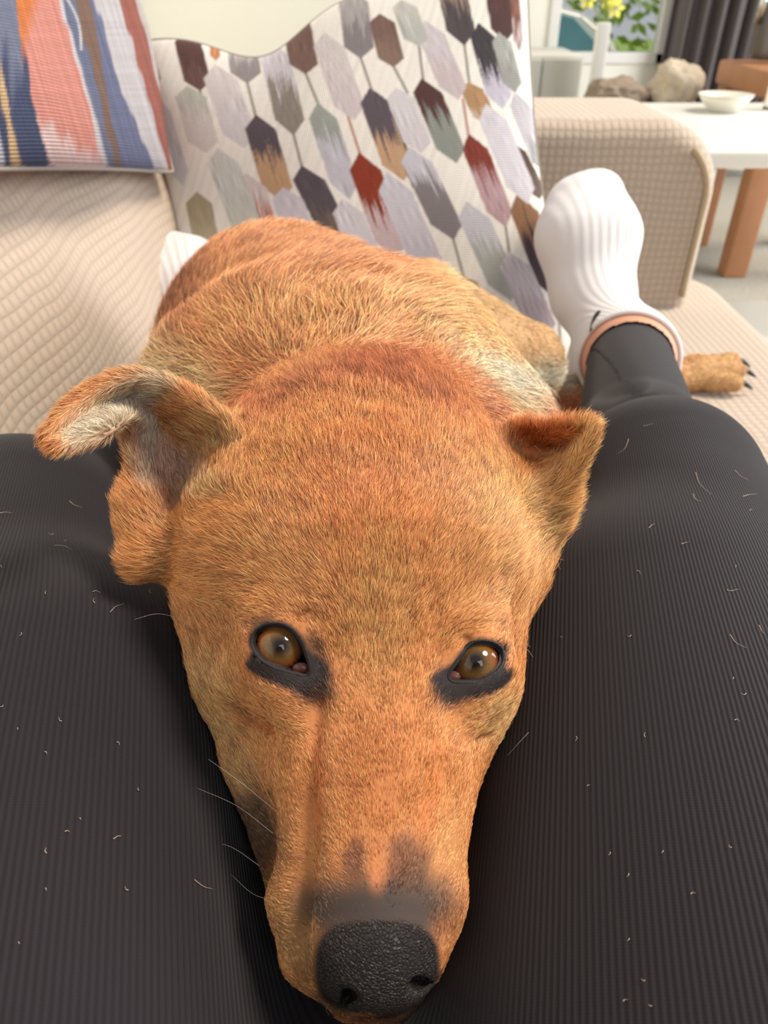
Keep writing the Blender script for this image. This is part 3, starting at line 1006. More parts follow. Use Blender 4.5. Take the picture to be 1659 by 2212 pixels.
# ---- eyes
def eye_mat():
    m, nt, b = new_mat('dog_eye', (0.1, 0.05, 0.02), 0.5)
    b.inputs['Specular IOR Level'].default_value = 0.0
    b.inputs['Coat Weight'].default_value = 1.0
    b.inputs['Coat Roughness'].default_value = 0.015
    tc = N(nt, 'ShaderNodeTexCoord')
    sp = N(nt, 'ShaderNodeSeparateXYZ'); nt.links.new(tc.outputs['Object'], sp.inputs[0])
    r = math_node(nt, 'SQRT', math_node(nt, 'ADD', math_node(nt, 'POWER', sp.outputs[0], 2), math_node(nt, 'POWER', sp.outputs[1], 2)))
    rn = math_node(nt, 'DIVIDE', r, 0.0083)
    nz = N(nt, 'ShaderNodeTexNoise'); nz.inputs['Scale'].default_value = 700; nz.inputs['Detail'].default_value = 5
    # radial fibres: noise on the direction only
    nrmz = N(nt, 'ShaderNodeVectorMath', operation='NORMALIZE')
    cm = N(nt, 'ShaderNodeCombineXYZ'); nt.links.new(sp.outputs[0], cm.inputs[0]); nt.links.new(sp.outputs[1], cm.inputs[1])
    nt.links.new(cm.outputs[0], nrmz.inputs[0])
    n2 = N(nt, 'ShaderNodeTexNoise'); n2.inputs['Scale'].default_value = 14; n2.inputs['Detail'].default_value = 6
    nt.links.new(nrmz.outputs[0], n2.inputs['Vector'])
    nt.links.new(tc.outputs['Object'], nz.inputs['Vector'])
    rr = math_node(nt, 'ADD', rn, math_node(nt, 'MULTIPLY', math_node(nt, 'SUBTRACT', n2.outputs[0], 0.5), 0.25))
    cr = N(nt, 'ShaderNodeValToRGB'); e = cr.color_ramp.elements
    e[0].position = 0.0; e[0].color = (*lin((22, 16, 16)), 1)
    e[1].position = 1.0; e[1].color = (*lin((16, 11, 10)), 1)
    for p, c in ((.20, (34, 26, 24)), (.36, (74, 58, 38)), (.55, (112, 82, 44)), (.78, (130, 76, 34)), (.90, (94, 48, 22)), (.955, (30, 18, 14))):
        x = e.new(p); x.color = (*lin(c), 1)
    nt.links.new(rr, cr.inputs[0])
    mx = N(nt, 'ShaderNodeMix', data_type='RGBA', blend_type='MULTIPLY'); mx.inputs[0].default_value = 0.6
    mr = N(nt, 'ShaderNodeMapRange'); mr.inputs[3].default_value = .6; mr.inputs[4].default_value = 1.4
    nt.links.new(nz.outputs[0], mr.inputs[0])
    nt.links.new(cr.outputs[0], mx.inputs[6]); nt.links.new(mr.outputs[0], mx.inputs[7])
    nt.links.new(mx.outputs[2], b.inputs['Base Color'])
    return m


M_eye = eye_mat()
M_lid = plain('dark_eye_rim', (30, 25, 26), 0.6, 0.2, 900, 0.0003)
M_haw = plain('pink_third_eyelid', (112, 66, 62), 0.3, 0.1, 300)


def make_eye(E, almond, gaze, inner):
    """E centre (view metres); almond = rim pixels clockwise; inner = inner corner"""
    bm = bmesh.new()
    bmesh.ops.create_uvsphere(bm, u_segments=64, v_segments=48, radius=ER)
    for v in bm.verts:  # cornea bulge
        r = math.hypot(v.co.x, v.co.y)
        if v.co.z > 0 and r < .0082:
            v.co.z += .0011 * (1 - (r / .0082) ** 2)
    me = bpy.data.meshes.new('eyeball'); bm.to_mesh(me); bm.free()
    o = link('eyeball', me, M_eye)
    Ew = to_world(E[None])[0]
    z = Vector(P(*gaze) - Ew).normalized()
    x = Vector((1, 0, 0)); y = z.cross(x).normalized(); x = y.cross(z)
    R = Matrix((x, y, z)).transposed().to_4x4()
    o.parent = dog
    o.matrix_parent_inverse = Matrix.Identity(4)
    o.matrix_local = Matrix.Translation(-Vector(dog_loc)) @ Matrix.Translation(Vector(Ew)) @ R
    # lids: rim on the eyeball, rolled lip, then out to the face skin
    al = slerp_curve([(*p, 0) for p in almond] + [(*almond[0], 0)], 73)[:-1, :2]
    cpx = al.mean(0)
    tang = np.roll(al, -1, 0) - np.roll(al, 1, 0)
    nor = np.stack([tang[:, 1], -tang[:, 0]], 1); nor /= np.linalg.norm(nor, axis=1)[:, None]
    nor *= np.sign((nor * (al - cpx)).sum(1))[:, None]
    rings = []
    spec = [(-5, -0.0002, 'b'), (-1, 0.0002, 'b'), (2, 0.0005, 'b'), (5, 0.0002, 's'), (9, -0.0002, 's'), (14, -0.0012, 's')]
    for off_, lift, mode in spec:
        ring = []
        for p, nn_ in zip(al, nor):
            q = p + nn_ * off_
            dirv = np.array([(q[0] - W / 2) / FPX, -(q[1] - H / 2) / FPX, 1.0]); dirv /= np.linalg.norm(dirv)
            bq = dirv @ E; cq = E @ E - (ER + 0.0006) ** 2
            disc = bq * bq - cq
            tb = bq - math.sqrt(disc) if disc > 0 else bq - 0.002
            if mode == 's':
                tt = np.arange(.21, .30, .0003)
                v_ = dog_f(dirv * tt[:, None]); hit = np.argmax(v_ < 2e-4)
                tb = min(tt[hit] if v_[hit] < 2e-4 else 1, tb + .0025)
            ring.append(dirv * (tb - lift))
        rings.append(np.array(ring))
    n = len(al)
    for it in range(9):
        for k in range(len(rings)):
            if k < 3 and it > 2: continue
            r = rings[k]; rings[k] = (np.roll(r, 1, 0) + 2 * r + np.roll(r, -1, 0)) / 4
    Vv = to_world(np.concatenate(rings))
    F = []
    for k in range(len(rings) - 1):
        for i in range(n):
            F.append((k * n + i, (k + 1) * n + i, (k + 1) * n + (i + 1) % n, k * n + (i + 1) % n))
    me = mesh('eyelid', Vv, F)
    lid = link('eyelid', me, M_lid, dog)
    # third eyelid at the inner corner
    ic = inner
    Vh = []
    bm = bmesh.new(); bmesh.ops.create_uvsphere(bm, u_segments=16, v_segments=10, radius=1)
    c = P(*ic)
    sx = ER * .27
    for v in bm.verts:
        v.co = Vector(c) + Vector(AX) * v.co.x * sx + Vector(AU) * v.co.y * sx * .7 + Vector(AF) * v.co.z * sx * .45
    from_bm('third_eyelid', bm, M_haw, dog)


make_eye(EYE_L, ALM_L, (690, 1180, 0.06), (650, 1444, .2475))
make_eye(EYE_R, ALM_R, (930, 1180, 0.06), (983, 1462, .2535))

# claws
M_claw = plain('black_claw', (30, 27, 27), 0.35, 0.1, 200)
for (a, b) in PAW:
    p0 = P(*b); dr = P(b[0] + 46, b[1] + 6, b[2]) - p0
    pts = [p0 + dr * t + np.array([0, 0, 0.004 - 0.010 * t * t]) for t in np.linspace(0.15, 0.95, 6)]
    Vc, Fc = tube(pts, [.0042, .0040, .0036, .0030, .0020, .0006], 8)
    link('claw', mesh('claw', Vc, Fc), M_claw, dog)

# ------------------------------------------------------------------ fur
FLOW = np.array([  # x, y, dx, dy (picture, y down), in front or behind
    (815, 2000, 0, -1), (815, 1800, 0, -1), (815, 1600, 0, -1), (815, 1400, 0, -1), (800, 1200, 0, -1), (790, 1000, 0, -1),
    (740, 1900, -.7, -.8), (660, 1900, -1, -.35), (620, 1980, -1, -.3), (600, 1800, -.9, -.6), (700, 1750, -.6, -.9), (700, 1650, -.35, -1),
    (620, 1560, -1, -.45), (520, 1560, -.8, -.7), (450, 1500, -.7, -.8), (420, 1400, -.6, -.8), (500, 1430, -.5, -.8),
    (560, 1300, -1, -.2), (470, 1260, -1, -.1), (380, 1220, -1, .1), (650, 1280, -.6, -.8), (600, 1150, -.6, -.8), (480, 1120, -1, -.3),
    (900, 1900, .6, -.8), (960, 1900, 1, -.4), (980, 1780, .9, -.6), (930, 1650, .4, -.9), (1000, 1600, .9, -.5), (1060, 1520, .9, -.6),
    (1110, 1400, .7, -.7), (1080, 1300, .9, -.5), (1000, 1320, .7, -.7), (930, 1280, .5, -.9), (1130, 1230, 1, -.4), (1150, 1130, 1, -.3),
    (1000, 1130, .6, -.8), (900, 1100, .35, -1), (700, 1050, -.3, -1), (1200, 1080, .9, -.5), (1250, 980, .6, -.8), (1130, 980, .3, -.9),
    (300, 830, -1, -.3), (200, 860, -1, .3), (120, 940, -.6, .6), (330, 950, -.3, -1), (420, 900, -.5, -.8), (380, 1040, -.6, -.7), (300, 1120, -.5, -.7),
    (500, 1010, -.3, -1)], float)
FLOWB = np.array([
    (800, 950, 0, -1), (800, 850, 0, -1), (600, 880, -.7, -.8), (480, 820, -1, -.5), (380, 820, -1, -.35), (1000, 880, .8, -.6), (1120, 900, 1, -.1),
    (1150, 850, 1, -.1), (900, 760, .5, -.9), (1020, 740, .8, -.7), (700, 700, -.15, -1), (500, 700, -.6, -.8), (360, 700, -.5, -.9),
    (600, 560, .2, -1), (450, 580, -.1, -1), (750, 600, .5, -.9), (900, 650, .7, -.7), (1050, 700, 1, .1), (1150, 780, 1, .4), (1200, 860, .9, -.2), (1560, 800, 1, .1)], float)


def flow(C, T):
    X, Y = pix(C)
    out = np.zeros((len(C), 2))
    ws = np.zeros(len(C))
    for x, y, dx, dy in T:
        w = 1 / (((X - x) ** 2 + (Y - y) ** 2) + 300.0) ** 1.5
        n = math.hypot(dx, dy)
        out[:, 0] += w * dx / n; out[:, 1] -= w * dy / n; ws += w
    return out / ws[:, None]


LEN = [(815, 1900, 220, 160, .0020), (815, 1650, 180, 180, .0026), (800, 800, 330, 70, .0150), (790, 1150, 260, 230, .0044), (430, 1200, 110, 130, .0100), (1130, 1180, 110, 130, .0105),
       (600, 1420, 150, 90, .0030), (1030, 1440, 130, 90, .0030), (450, 1500, 70, 120, .0050), (800, 950, 300, 70, .0085), (250, 880, 170, 90, .0042),
       (370, 1000, 100, 110, .0060), (1180, 980, 120, 80, .0060), (300, 1130, 60, 70, .0080), (270, 960, 25, 60, .0100), (1100, 1440, 30, 100, .0050)]
LENB = [(800, 850, 330, 90, .015), (700, 650, 350, 130, .021), (400, 800, 120, 100, .019), (1130, 890, 120, 90, .026), (1080, 740, 170, 90, .005),
        (370, 620, 90, 120, .013), (1200, 870, 90, 50, .008), (1560, 805, 90, 60, .006)]


def idw(C, T, p=2.0):
    X, Y = pix(C)
    o = np.zeros(len(C)); ws = np.zeros(len(C))
    for x, y, rx, ry, L in T:
        r2 = ((X - x) / rx) ** 2 + ((Y - y) / ry) ** 2
        w = 1 / (r2 + .08) ** p
        o += w * L; ws += w
    return o / ws


def make_fur(name, cand_mask, count, rad, far, npt=5, seed=1):
    r = np.random.default_rng(seed)
    Qm = DQ[cand_mask]
    A, B, Cc_, Dd = (DV[Qm[:, i]] for i in range(4))
    area = 0.5 * (np.linalg.norm(np.cross(B - A, Cc_ - A), axis=1) + np.linalg.norm(np.cross(Cc_ - A, Dd - A), axis=1))
    ctr = (A + B + Cc_ + Dd) / 4
    n = DN[Qm].mean(1)
    view = -ctr / np.linalg.norm(ctr, axis=1)[:, None]
    facing = (n * view).sum(1)
    wgt = area / ctr[:, 2] ** 2 * np.clip(facing * 1.0 + 0.45, 0.0, 0.8)
    wgt = wgt * (nose_mask(ctr) < .5)
    idx = r.choice(len(Qm), count, p=wgt / wgt.sum())
    u, v = r.random(count)[:, None], r.random(count)[:, None]
    R0 = (1 - u) * (1 - v) * A[idx] + u * (1 - v) * B[idx] + u * v * Cc_[idx] + (1 - u) * v * Dd[idx]
    Nn = DN[Qm[idx]].mean(1); Nn /= np.linalg.norm(Nn, axis=1)[:, None]
    f2 = flow(R0, FLOWB if far else FLOW)
    F3 = np.concatenate([f2, np.zeros((count, 1))], 1)
    F3 = F3 - (F3 * Nn).sum(1)[:, None] * Nn
    F3 /= np.maximum(np.linalg.norm(F3, axis=1), 1e-6)[:, None]
    S3 = np.cross(Nn, F3)
    L = idw(R0, LENB if far else LEN) * (0.65 + 0.6 * r.random(count))
    cl = 0.035 if far else 0.012
    # swirl and clumping of the coat
    swirl = (0.28 if far else 0.14) * vnoise(R0, cl * 2.2, 11) + (0.22 if far else 0.12) * vnoise(R0, cl * .5, 12) + r.normal(size=count) * (0.14 if far else .10)
    F3 = F3 * np.cos(swirl)[:, None] + S3 * np.sin(swirl)[:, None]
    lift = 0.38 + 0.15 * vnoise(R0, cl, 13) + 0.14 * r.normal(size=count)
    lift = np.clip(lift, 0.06, 0.9)
    # keep the lids and eyes clear
    keep = np.ones(count, bool)
    for E, A in ((EYE_L, ALM_L), (EYE_R, ALM_R)):
        m = np.linalg.norm(R0 - E, axis=1) < .03
        e = poly_dist(R0[m], A)
        k = np.clip((e - 10) / 35, 0.0, 1)
        low = np.clip((pix(R0[m])[1] - np.mean([p[1] for p in A])) / 35, 0, 1)
        L[m] *= .5 + .5 * k; lift[m] *= .7 + .3 * k
        keep[m] = e > 9 + 9 * low + 4 * r.normal(size=m.sum())
    # bare-ish skin under the lids is covered by very short down
    nmk = near_blob(R0, 815, 2030, 150, 120)
    L = L * np.clip((nmk - .55) * 2.4, .55, 1)
    ts = np.linspace(0, 1, npt)
    pts = np.empty((count, npt, 3))
    for i, t in enumerate(ts):
        rise = lift * (t - 0.55 * t * t)
        pts[:, i] = R0 - Nn * 0.0003 + L[:, None] * ((t * np.sqrt(np.clip(1 - (lift * .6) ** 2, .2, 1)))[:, None] * F3 + rise[:, None] * Nn)
    bend = r.normal(size=count) * 0.10
    pts += (L * bend)[:, None, None] * (ts ** 2)[None, :, None] * S3[:, None, :]
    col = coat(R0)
    lum = 1 + 0.30 * r.normal(size=count) + 0.16 * vnoise(R0, cl * .8, 14)
    pale = (r.random(count) < .42)
    col = col * np.clip(lum, .35, 1.6)[:, None]
    col = col * (.9 / np.maximum(col.max(1), .9))[:, None]
    col[pale] = col[pale] * 1.5 + .045 * (col[pale].max(1)[:, None] > .12) * np.array([1, .72, .46])
    col[~pale] *= .76
    pts, col, L = pts[keep], np.clip(col[keep], .003, .95), L[keep]
    rd = (rad * (0.7 + 0.6 * r.random(len(L))))[:, None] * np.interp(ts, (0, .5, 1), (1, .8, .12))[None]
    hc = bpy.data.hair_curves.new(name)
    hc.add_curves([npt] * len(L))
    hc.points.foreach_set('position', to_world(pts.reshape(-1, 3)).astype(np.float32).ravel())
    ra = hc.attributes.get('radius') or hc.attributes.new('radius', 'FLOAT', 'POINT')
    ra.data.foreach_set('value', rd.astype(np.float32).ravel())
    ca = hc.attributes.new('hcol', 'FLOAT_COLOR', 'CURVE')
    c4 = np.ones((len(L), 4), np.float32); c4[:, :3] = col
    ca.data.foreach_set('color', c4.ravel())
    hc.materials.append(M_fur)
    o = bpy.data.objects.new(name, hc); COL.objects.link(o)
    o.parent = dog; o.matrix_parent_inverse = Matrix.Translation(-Vector(dog.location))
    tag(o, kind='stuff')
    return o


def fur_mat():
    m = bpy.data.materials.new('dog_fur'); m.use_nodes = True
    nt = m.node_tree; nt.nodes.clear()
    out = N(nt, 'ShaderNodeOutputMaterial')
    h = N(nt, 'ShaderNodeBsdfPrincipled')
    at = N(nt, 'ShaderNodeAttribute'); at.attribute_name = 'hcol'
    hi = N(nt, 'ShaderNodeHairInfo')
    mr = N(nt, 'ShaderNodeMapRange'); mr.inputs[3].default_value = 0.30; mr.inputs[4].default_value = 1.45  # roots darkened in colour, as shade deep between the strands
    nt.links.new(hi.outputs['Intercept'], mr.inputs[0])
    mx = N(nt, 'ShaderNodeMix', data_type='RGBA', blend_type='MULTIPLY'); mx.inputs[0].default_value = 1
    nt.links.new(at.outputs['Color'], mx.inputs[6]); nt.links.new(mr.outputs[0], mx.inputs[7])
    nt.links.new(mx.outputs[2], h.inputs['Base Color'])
    h.inputs['Roughness'].default_value = 0.34
    h.inputs['Specular IOR Level'].default_value = 0.6
    nt.links.new(h.outputs[0], out.inputs[0])
    return m


M_fur = fur_mat()
ctrz = DV[DQ].mean(1)
hd = ctrz[:, 2] + rng.normal(size=len(ctrz)) * .010 < 0.345
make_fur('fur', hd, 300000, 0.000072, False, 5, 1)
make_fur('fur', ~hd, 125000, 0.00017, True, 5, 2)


def strands(name, lst, rad, mat, parent=None, npt=10):
    hc = bpy.data.hair_curves.new(name)
    hc.add_curves([npt] * len(lst))
    pts = np.concatenate([slerp_curve(l, npt) for l in lst])
    hc.points.foreach_set('position', pts.astype(np.float32).ravel())
    ra = hc.attributes.get('radius') or hc.attributes.new('radius', 'FLOAT', 'POINT')
    ra.data.foreach_set('value', np.tile(np.linspace(rad, rad * .25, npt), len(lst)).astype(np.float32))
    hc.materials.append(mat)
    o = bpy.data.objects.new(name, hc); COL.objects.link(o)
    if parent:
        o.parent = parent; o.matrix_parent_inverse = Matrix.Translation(-Vector(parent.location))
    return tag(o, kind='stuff')


M_wh_dark = plain('dark_whisker', (60, 48, 42), 0.4)
M_wh_pale = plain('pale_whisker', (205, 196, 190), 0.4)
wh = [[(387, 1335, .29), (340, 1326, .285), (290, 1338, .28)], [(1105, 1390, .28), (1135, 1400, .275), (1152, 1420, .27)], [(1110, 1382, .28), (1130, 1384, .275), (1146, 1398, .27)],
      [(600, 1755, .25), (520, 1690, .255), (450, 1640, .26)], [(590, 1800, .25), (510, 1740, .26), (420, 1700, .265)], [(560, 1870, .255), (500, 1830, .26), (440, 1815, .265)],
      [(588, 1945, .25), (545, 1930, .25), (500, 1890, .255)], [(765, 2180, .236), (770, 2195, .236), (768, 2212, .236)], [(790, 2180, .236), (798, 2196, .236), (796, 2208, .236)],
      [(710, 2165, .236), (705, 2180, .236), (712, 2195, .238)], [(590, 1740, .25), (540, 1640, .26), (480, 1560, .262)]]
strands('whisker', [[P(*p) for p in l] for l in wh], .00010, M_wh_pale, dog)
wd_ = [[(700, 1340, .240), (690, 1310, .236), (650, 1270, .234)], [(704, 1342, .240), (700, 1300, .236), (630, 1250, .236)], [(960, 1370, .245), (1010, 1340, .243), (1080, 1342, .25)],
       [(970, 1380, .246), (1000, 1358, .244), (1060, 1358, .25)], [(905, 1345, .24), (880, 1310, .236), (905, 1270, .24)],
       [(600, 1790, .243), (575, 1740, .243), (520, 1700, .25)], [(598, 1830, .243), (560, 1790, .245), (520, 1770, .252)]]
strands('whisker', [[P(*p) for p in l] for l in wd_], .00009, M_wh_dark, dog)

# ------------------------------------------------------------------ the person (lap, legs, feet)
KR = P(1425, 1072, .455); KL = P(45, 1190, .42)
AR = P(1358, 775, .79); AL = P(480, 790, .85)
HR, HL = np.array([.100, -.16, .545]), np.array([-.105, -.16, .545])
person = empty('person', (0, -0.2, SEAT), 'person in black ribbed leggings and white socks cradling the dog between both legs', 'person')
dogbox = None


def w2dog(Q):
    return dog_f(to_cc(Q))


def leg_f(Q, grow=0.0):
    f = sd_cone(Q, HR, KR, .116, .060)
    f = smin(f, sd_cone(Q, HL, KL, .116, .066), .02)
    f = smin(f, sd_cone(Q, (HR + HL) / 2 + np.array([0, -.03, .03]), (HR + HL) / 2 + np.array([0, -.14, .42]), .16, .17), .05)  # torso behind the camera, included to shade the lap
    f = smin(f, sd_cone(Q, HR + (KR - HR) * .25 - np.array([.025, 0, 0]), HR + (KR - HR) * .78 - np.array([.034, 0, .006]), .098, .074), .03)
    f = smin(f, sd_cone(Q, HL + (KL - HL) * .25 + np.array([.025, 0, 0]), HL + (KL - HL) * .75 + np.array([.035, 0, .01]), .098, .078), .03)
    f = smin(f, sd_cone(Q, np.array([0, -.10, .50]), np.array([-.015, .28, .485]), .095, .075), .05)
    for K, A in ((KR, AR), (KL, AL)):
        mid = K + (A - K) * .33 - np.array([0, 0, .02])
        f = smin(f, sd_cone(Q, K, mid, .050, .050), .02)
        f = smin(f, sd_cone(Q, mid, A, .050, .0425), .02)
    return f + grow


def legs_carved(Q):
    f = leg_f(Q)
    m = np.abs(f) < .06
    if m.any():
        d = w2dog(Q[m])
        f = f.copy()
        f[m] = -smin(-f[m], d + .001, .006)
    # flattened where it rests on the seat
    return np.maximum(f, SEAT + .002 - Q[:, 2])


def cut_keep(V, Q, keepv):
    kf = keepv[Q].all(1)
    Q = Q[kf]
    used = np.unique(Q)
    mp = -np.ones(len(V), np.int64); mp[used] = np.arange(len(used))
    return V[used], mp[Q], used


V, Q = surface_nets(legs_carved, (-.36, -.56, .44), (.36, .88, 1.17), .006, 4)
V = project(legs_carved, V, 2)
V, Q = subdivide(V, Q); V = project(legs_carved, V, 1)
# trousers end above the ankles
def ankle_t(V, K, A):
    return ((V - K) @ (A - K)) / ((A - K) @ (A - K)), np.linalg.norm(V - A, axis=1)
tR, dR = ankle_t(V, KR, AR); tL, dL = ankle_t(V, KL, AL)
keep = ~((tR > .945) & (dR < .13) | (tL > .945) & (dL < .13))
Vk, Qk, used = cut_keep(V, Q, keep)
tops = (Vk[Qk].mean(1)[:, 2] > .74) & (Vk[Qk].mean(1)[:, 1] < .12)
used_t = np.unique(Qk[tops]); mp_ = np.zeros(len(Vk), np.int64); mp_[used_t] = np.arange(len(used_t))
link('unseen_top', mesh('unseen_top', Vk[used_t], mp_[Qk[tops]]), plain('dark_unseen_top', (40, 38, 44), 0.9), person)  # upper body out of view, put in for its shade on the lap
Qk = Qk[~tops]
me = mesh('leggings', Vk, Qk)
# rib coordinate: angle round the limb times its girth
def rib_coord(V, H_, K_):
    ax = (K_ - H_) / np.linalg.norm(K_ - H_)
    t = (V - H_) @ ax
    q = V - H_ - t[:, None] * ax
    s = np.cross(ax, [0, 0, 1]); s /= np.linalg.norm(s); u = np.cross(s, ax)
    return np.arctan2(q @ s, q @ u) * .085, t
aR, lR = rib_coord(Vk, HR, KR); aL, lL = rib_coord(Vk, HL, KL)
ar = np.where(Vk[:, 0] > 0, aR, aL); lr = np.where(Vk[:, 0] > 0, lR, lL)
set_vec(me, np.stack([ar, lr], 1))
m, nt, b = new_mat('black_ribbed_jersey', lin((38, 33, 38)), 0.85)
b.inputs['Sheen Weight'].default_value = 0.12
b.inputs['Sheen Roughness'].default_value = 0.5
b.inputs['Specular IOR Level'].default_value = 0.25
ak = N(nt, 'ShaderNodeAttribute'); ak.attribute_name = 'knit'
sp = N(nt, 'ShaderNodeSeparateXYZ'); nt.links.new(ak.outputs['Vector'], sp.inputs[0])
r1 = math_node(nt, 'SINE', math_node(nt, 'MULTIPLY', sp.outputs[0], 2 * math.pi / .0017))
r2 = math_node(nt, 'SINE', math_node(nt, 'MULTIPLY', sp.outputs[1], 2 * math.pi / .0009))
hgt = math_node(nt, 'ADD', r1, math_node(nt, 'MULTIPLY', r2, 0.08))
bump(nt, b, hgt, .00013)
mr = N(nt, 'ShaderNodeMapRange'); mr.inputs[1].default_value = -1; mr.inputs[2].default_value = .6
mr.inputs[3].default_value = .62; mr.inputs[4].default_value = 1.1  # valleys between ribs tinted darker, as shade
nt.links.new(hgt, mr.inputs[0])
mx = N(nt, 'ShaderNodeMix', data_type='RGBA', blend_type='MULTIPLY'); mx.inputs[0].default_value = 1
mx.inputs[6].default_value = (*lin((36, 32, 38)), 1)
nt.links.new(mr.outputs[0], mx.inputs[7]); nt.links.new(mx.outputs[2], b.inputs['Base Color'])
legg = link('leggings', me, m, person)
legg['label'] = 'black ribbed leggings'

# bare ankles / calves inside the trouser legs, one continuous piece per body
M_skin = plain('skin', (214, 158, 132), 0.55, 0.05, 40)
M_skin.node_tree.nodes['Principled BSDF'].inputs['Subsurface Weight'].default_value = 0.1


def foot_parts(K, A, heel, ball, toe):
    def f(Q):
        g = sd_cone(Q, K + (A - K) * .6, A, .045, .038)
        g = smin(g, sd_cone(Q, A, heel, .038, .032), .02)
        g = smin(g, sd_cone(Q, (A + heel) / 2, ball, .036, .034), .03)
        return smin(g, sd_cone(Q, ball, toe, .037, .026), .02)
    return f


def vec(*a): return np.array(a, float)


TO_R = dict(heel=P(1290, 780, .885), ball=P(1270, 510, .870), toe=P(1258, 425, .880))
TO_L = dict(heel=P(455, 800, .92), ball=P(412, 620, .92), toe=P(398, 555, .93))


def foot_field(A, K, heel, ball, toe, mir=1):
    side = vec(mir * .026, 0, 0)
    fwd = (toe - ball)
    def f(Q, g=0.0):
        s = sd_cone(Q, K + (A - K) * .5, A, .040, .0375)
        s = smin(s, sd_cone(Q, A, heel, .036, .031), .03)
        mid = heel * .45 + ball * .55
        s = smin(s, sd_cone(Q, A, mid, .037, .034), .03)
        for q in (-1, 1):
            s = smin(s, sd_cone(Q, mid + side * .35 * q, ball + side * .75 * q, .031, .031), .03)
            s = smin(s, sd_cone(Q, ball + side * .75 * q, toe + side * (.62 * q - .12) - fwd * (.22 if q > 0 else 0), .031, .025), .03)
        return s - g
    return f


M_sock, nt, b = new_mat('white_sock_knit', lin((226, 226, 230)), 0.9)
b.inputs['Sheen Weight'].default_value = 0.3
ak = N(nt, 'ShaderNodeAttribute'); ak.attribute_name = 'knit'
sp = N(nt, 'ShaderNodeSeparateXYZ'); nt.links.new(ak.outputs['Vector'], sp.inputs[0])
bump(nt, b, math_node(nt, 'SINE', math_node(nt, 'MULTIPLY', sp.outputs[0], 2 * math.pi / .0036)), .00028)

skinV, skinQ, off = [], [], 0
for side_, K, A, T, mir in (('right', KR, AR, TO_R, -1), ('left', KL, AL, TO_L, 1)):
    ff = foot_field(A, K, T['heel'], T['ball'], T['toe'], mir)
    pts = np.array([K + (A - K) * .6, A, T['heel'], T['ball'], T['toe']])
    lo, hi = pts.min(0) - .065, pts.max(0) + .065
    for g, nm_ in ((0.0, 'skin'), (.0028, 'sock')):
        fg = (lambda g: (lambda Q: np.maximum(ff(Q, g), SEAT + .003 - Q[:, 2])))(g)
        V, Q = surface_nets(fg, lo, hi, .005, 4)
        V = project(fg, V, 2); V, Q = subdivide(V, Q); V = project(fg, V, 1)
        t = ((V - K) @ (A - K)) / ((A - K) @ (A - K))
        if nm_ == 'skin':
            Vc, Qc, _ = cut_keep(V, Q, (t > .925))
            skinV.append(Vc); skinQ.append(Qc)
        else:
            # sock cuff plane, a little tilted
            ax = (A - K) / np.linalg.norm(A - K)
            tilt = t - .0 + 0.35 * (V[:, 2] - A[2])
            Vc, Qc, _ = cut_keep(V, Q, (tilt > .985) | (V[:, 1] > A[1] + .035))
            me = mesh('sock', Vc, Qc)
            a = np.arctan2(Vc[:, 0] - A[0], (Vc[:, 1] - A[1]) * .9 + .06) * .06
            set_vec(me, np.stack([a, Vc[:, 2]], 1))
            so = link('sock', me, M_sock, person)
            md = so.modifiers.new('thick', 'SOLIDIFY'); md.thickness = .002; md.offset = 1
            # turned hem round the opening
            E_ = np.sort(np.concatenate([Qc[:, [0, 1]], Qc[:, [1, 2]], Qc[:, [2, 3]], Qc[:, [3, 0]]]), axis=1)
            ue, cnt_ = np.unique(E_, axis=0, return_counts=True)
            bv = Vc[np.unique(ue[cnt_ == 1])]
            s_ = np.cross(ax, [0, 0, 1]); s_ /= np.linalg.norm(s_); u_ = np.cross(s_, ax)
            ang = np.arctan2((bv - A) @ s_, (bv - A) @ u_)
            ring = []
            for a0 in np.linspace(-math.pi, math.pi, 49):
                dd = np.abs((ang - a0 + math.pi) % (2 * math.pi) - math.pi)
                w_ = np.exp(-(dd / .12) ** 2) + 1e-9
                ring.append((bv * w_[:, None]).sum(0) / w_.sum())
            Vh, Fh = tube(ring, .0026, 8, False)
            hem = link('hem', mesh('hem', Vh, Fh), M_sock)
            hem.parent = so
# small woven black mark on the ankle of the right sock
ffr = foot_field(AR, KR, TO_R['heel'], TO_R['ball'], TO_R['toe'], -1)
mk = []
for p in ((1296, 672), (1291, 680), (1285, 690), (1279, 702), (1275, 716)):
    dv = P(*p, 1.0) - CAM
    t = .7
    for _ in range(60):
        v = ffr((CAM + t * dv)[None], .0028)[0]
        if v < 1e-4 or t > .95: break
        t += v * .8
    mk.append(CAM + (t - .0035) * dv)
Vm, Fm = tube(mk, [.0016, .0034, .0026, .0016, .0008], 8)
link('sock_mark', mesh('sock_mark', Vm, Fm), plain('black_thread', (26, 26, 30), .9), person)
for a_, b_ in zip(skinV, skinQ):
    link('leg', mesh('leg', a_, b_), M_skin, person)

# ------------------------------------------------------------------ shed hairs on the leggings
def on_legs(px, py):
    d = np.array([(px - W / 2) / FPX, -(py - H / 2) / FPX, 1.0])
    t = 0.12
    for _ in range(200):
        q = CAM + t * (d[0] * AX + d[1] * AU + AF)
        v = legs_carved(q[None])[0]
        if v < 2e-4: break
        t += max(v * .7, 1e-4)
        if t > 1.0: return None
    return q - .0006 * (d[0] * AX + d[1] * AU + AF)


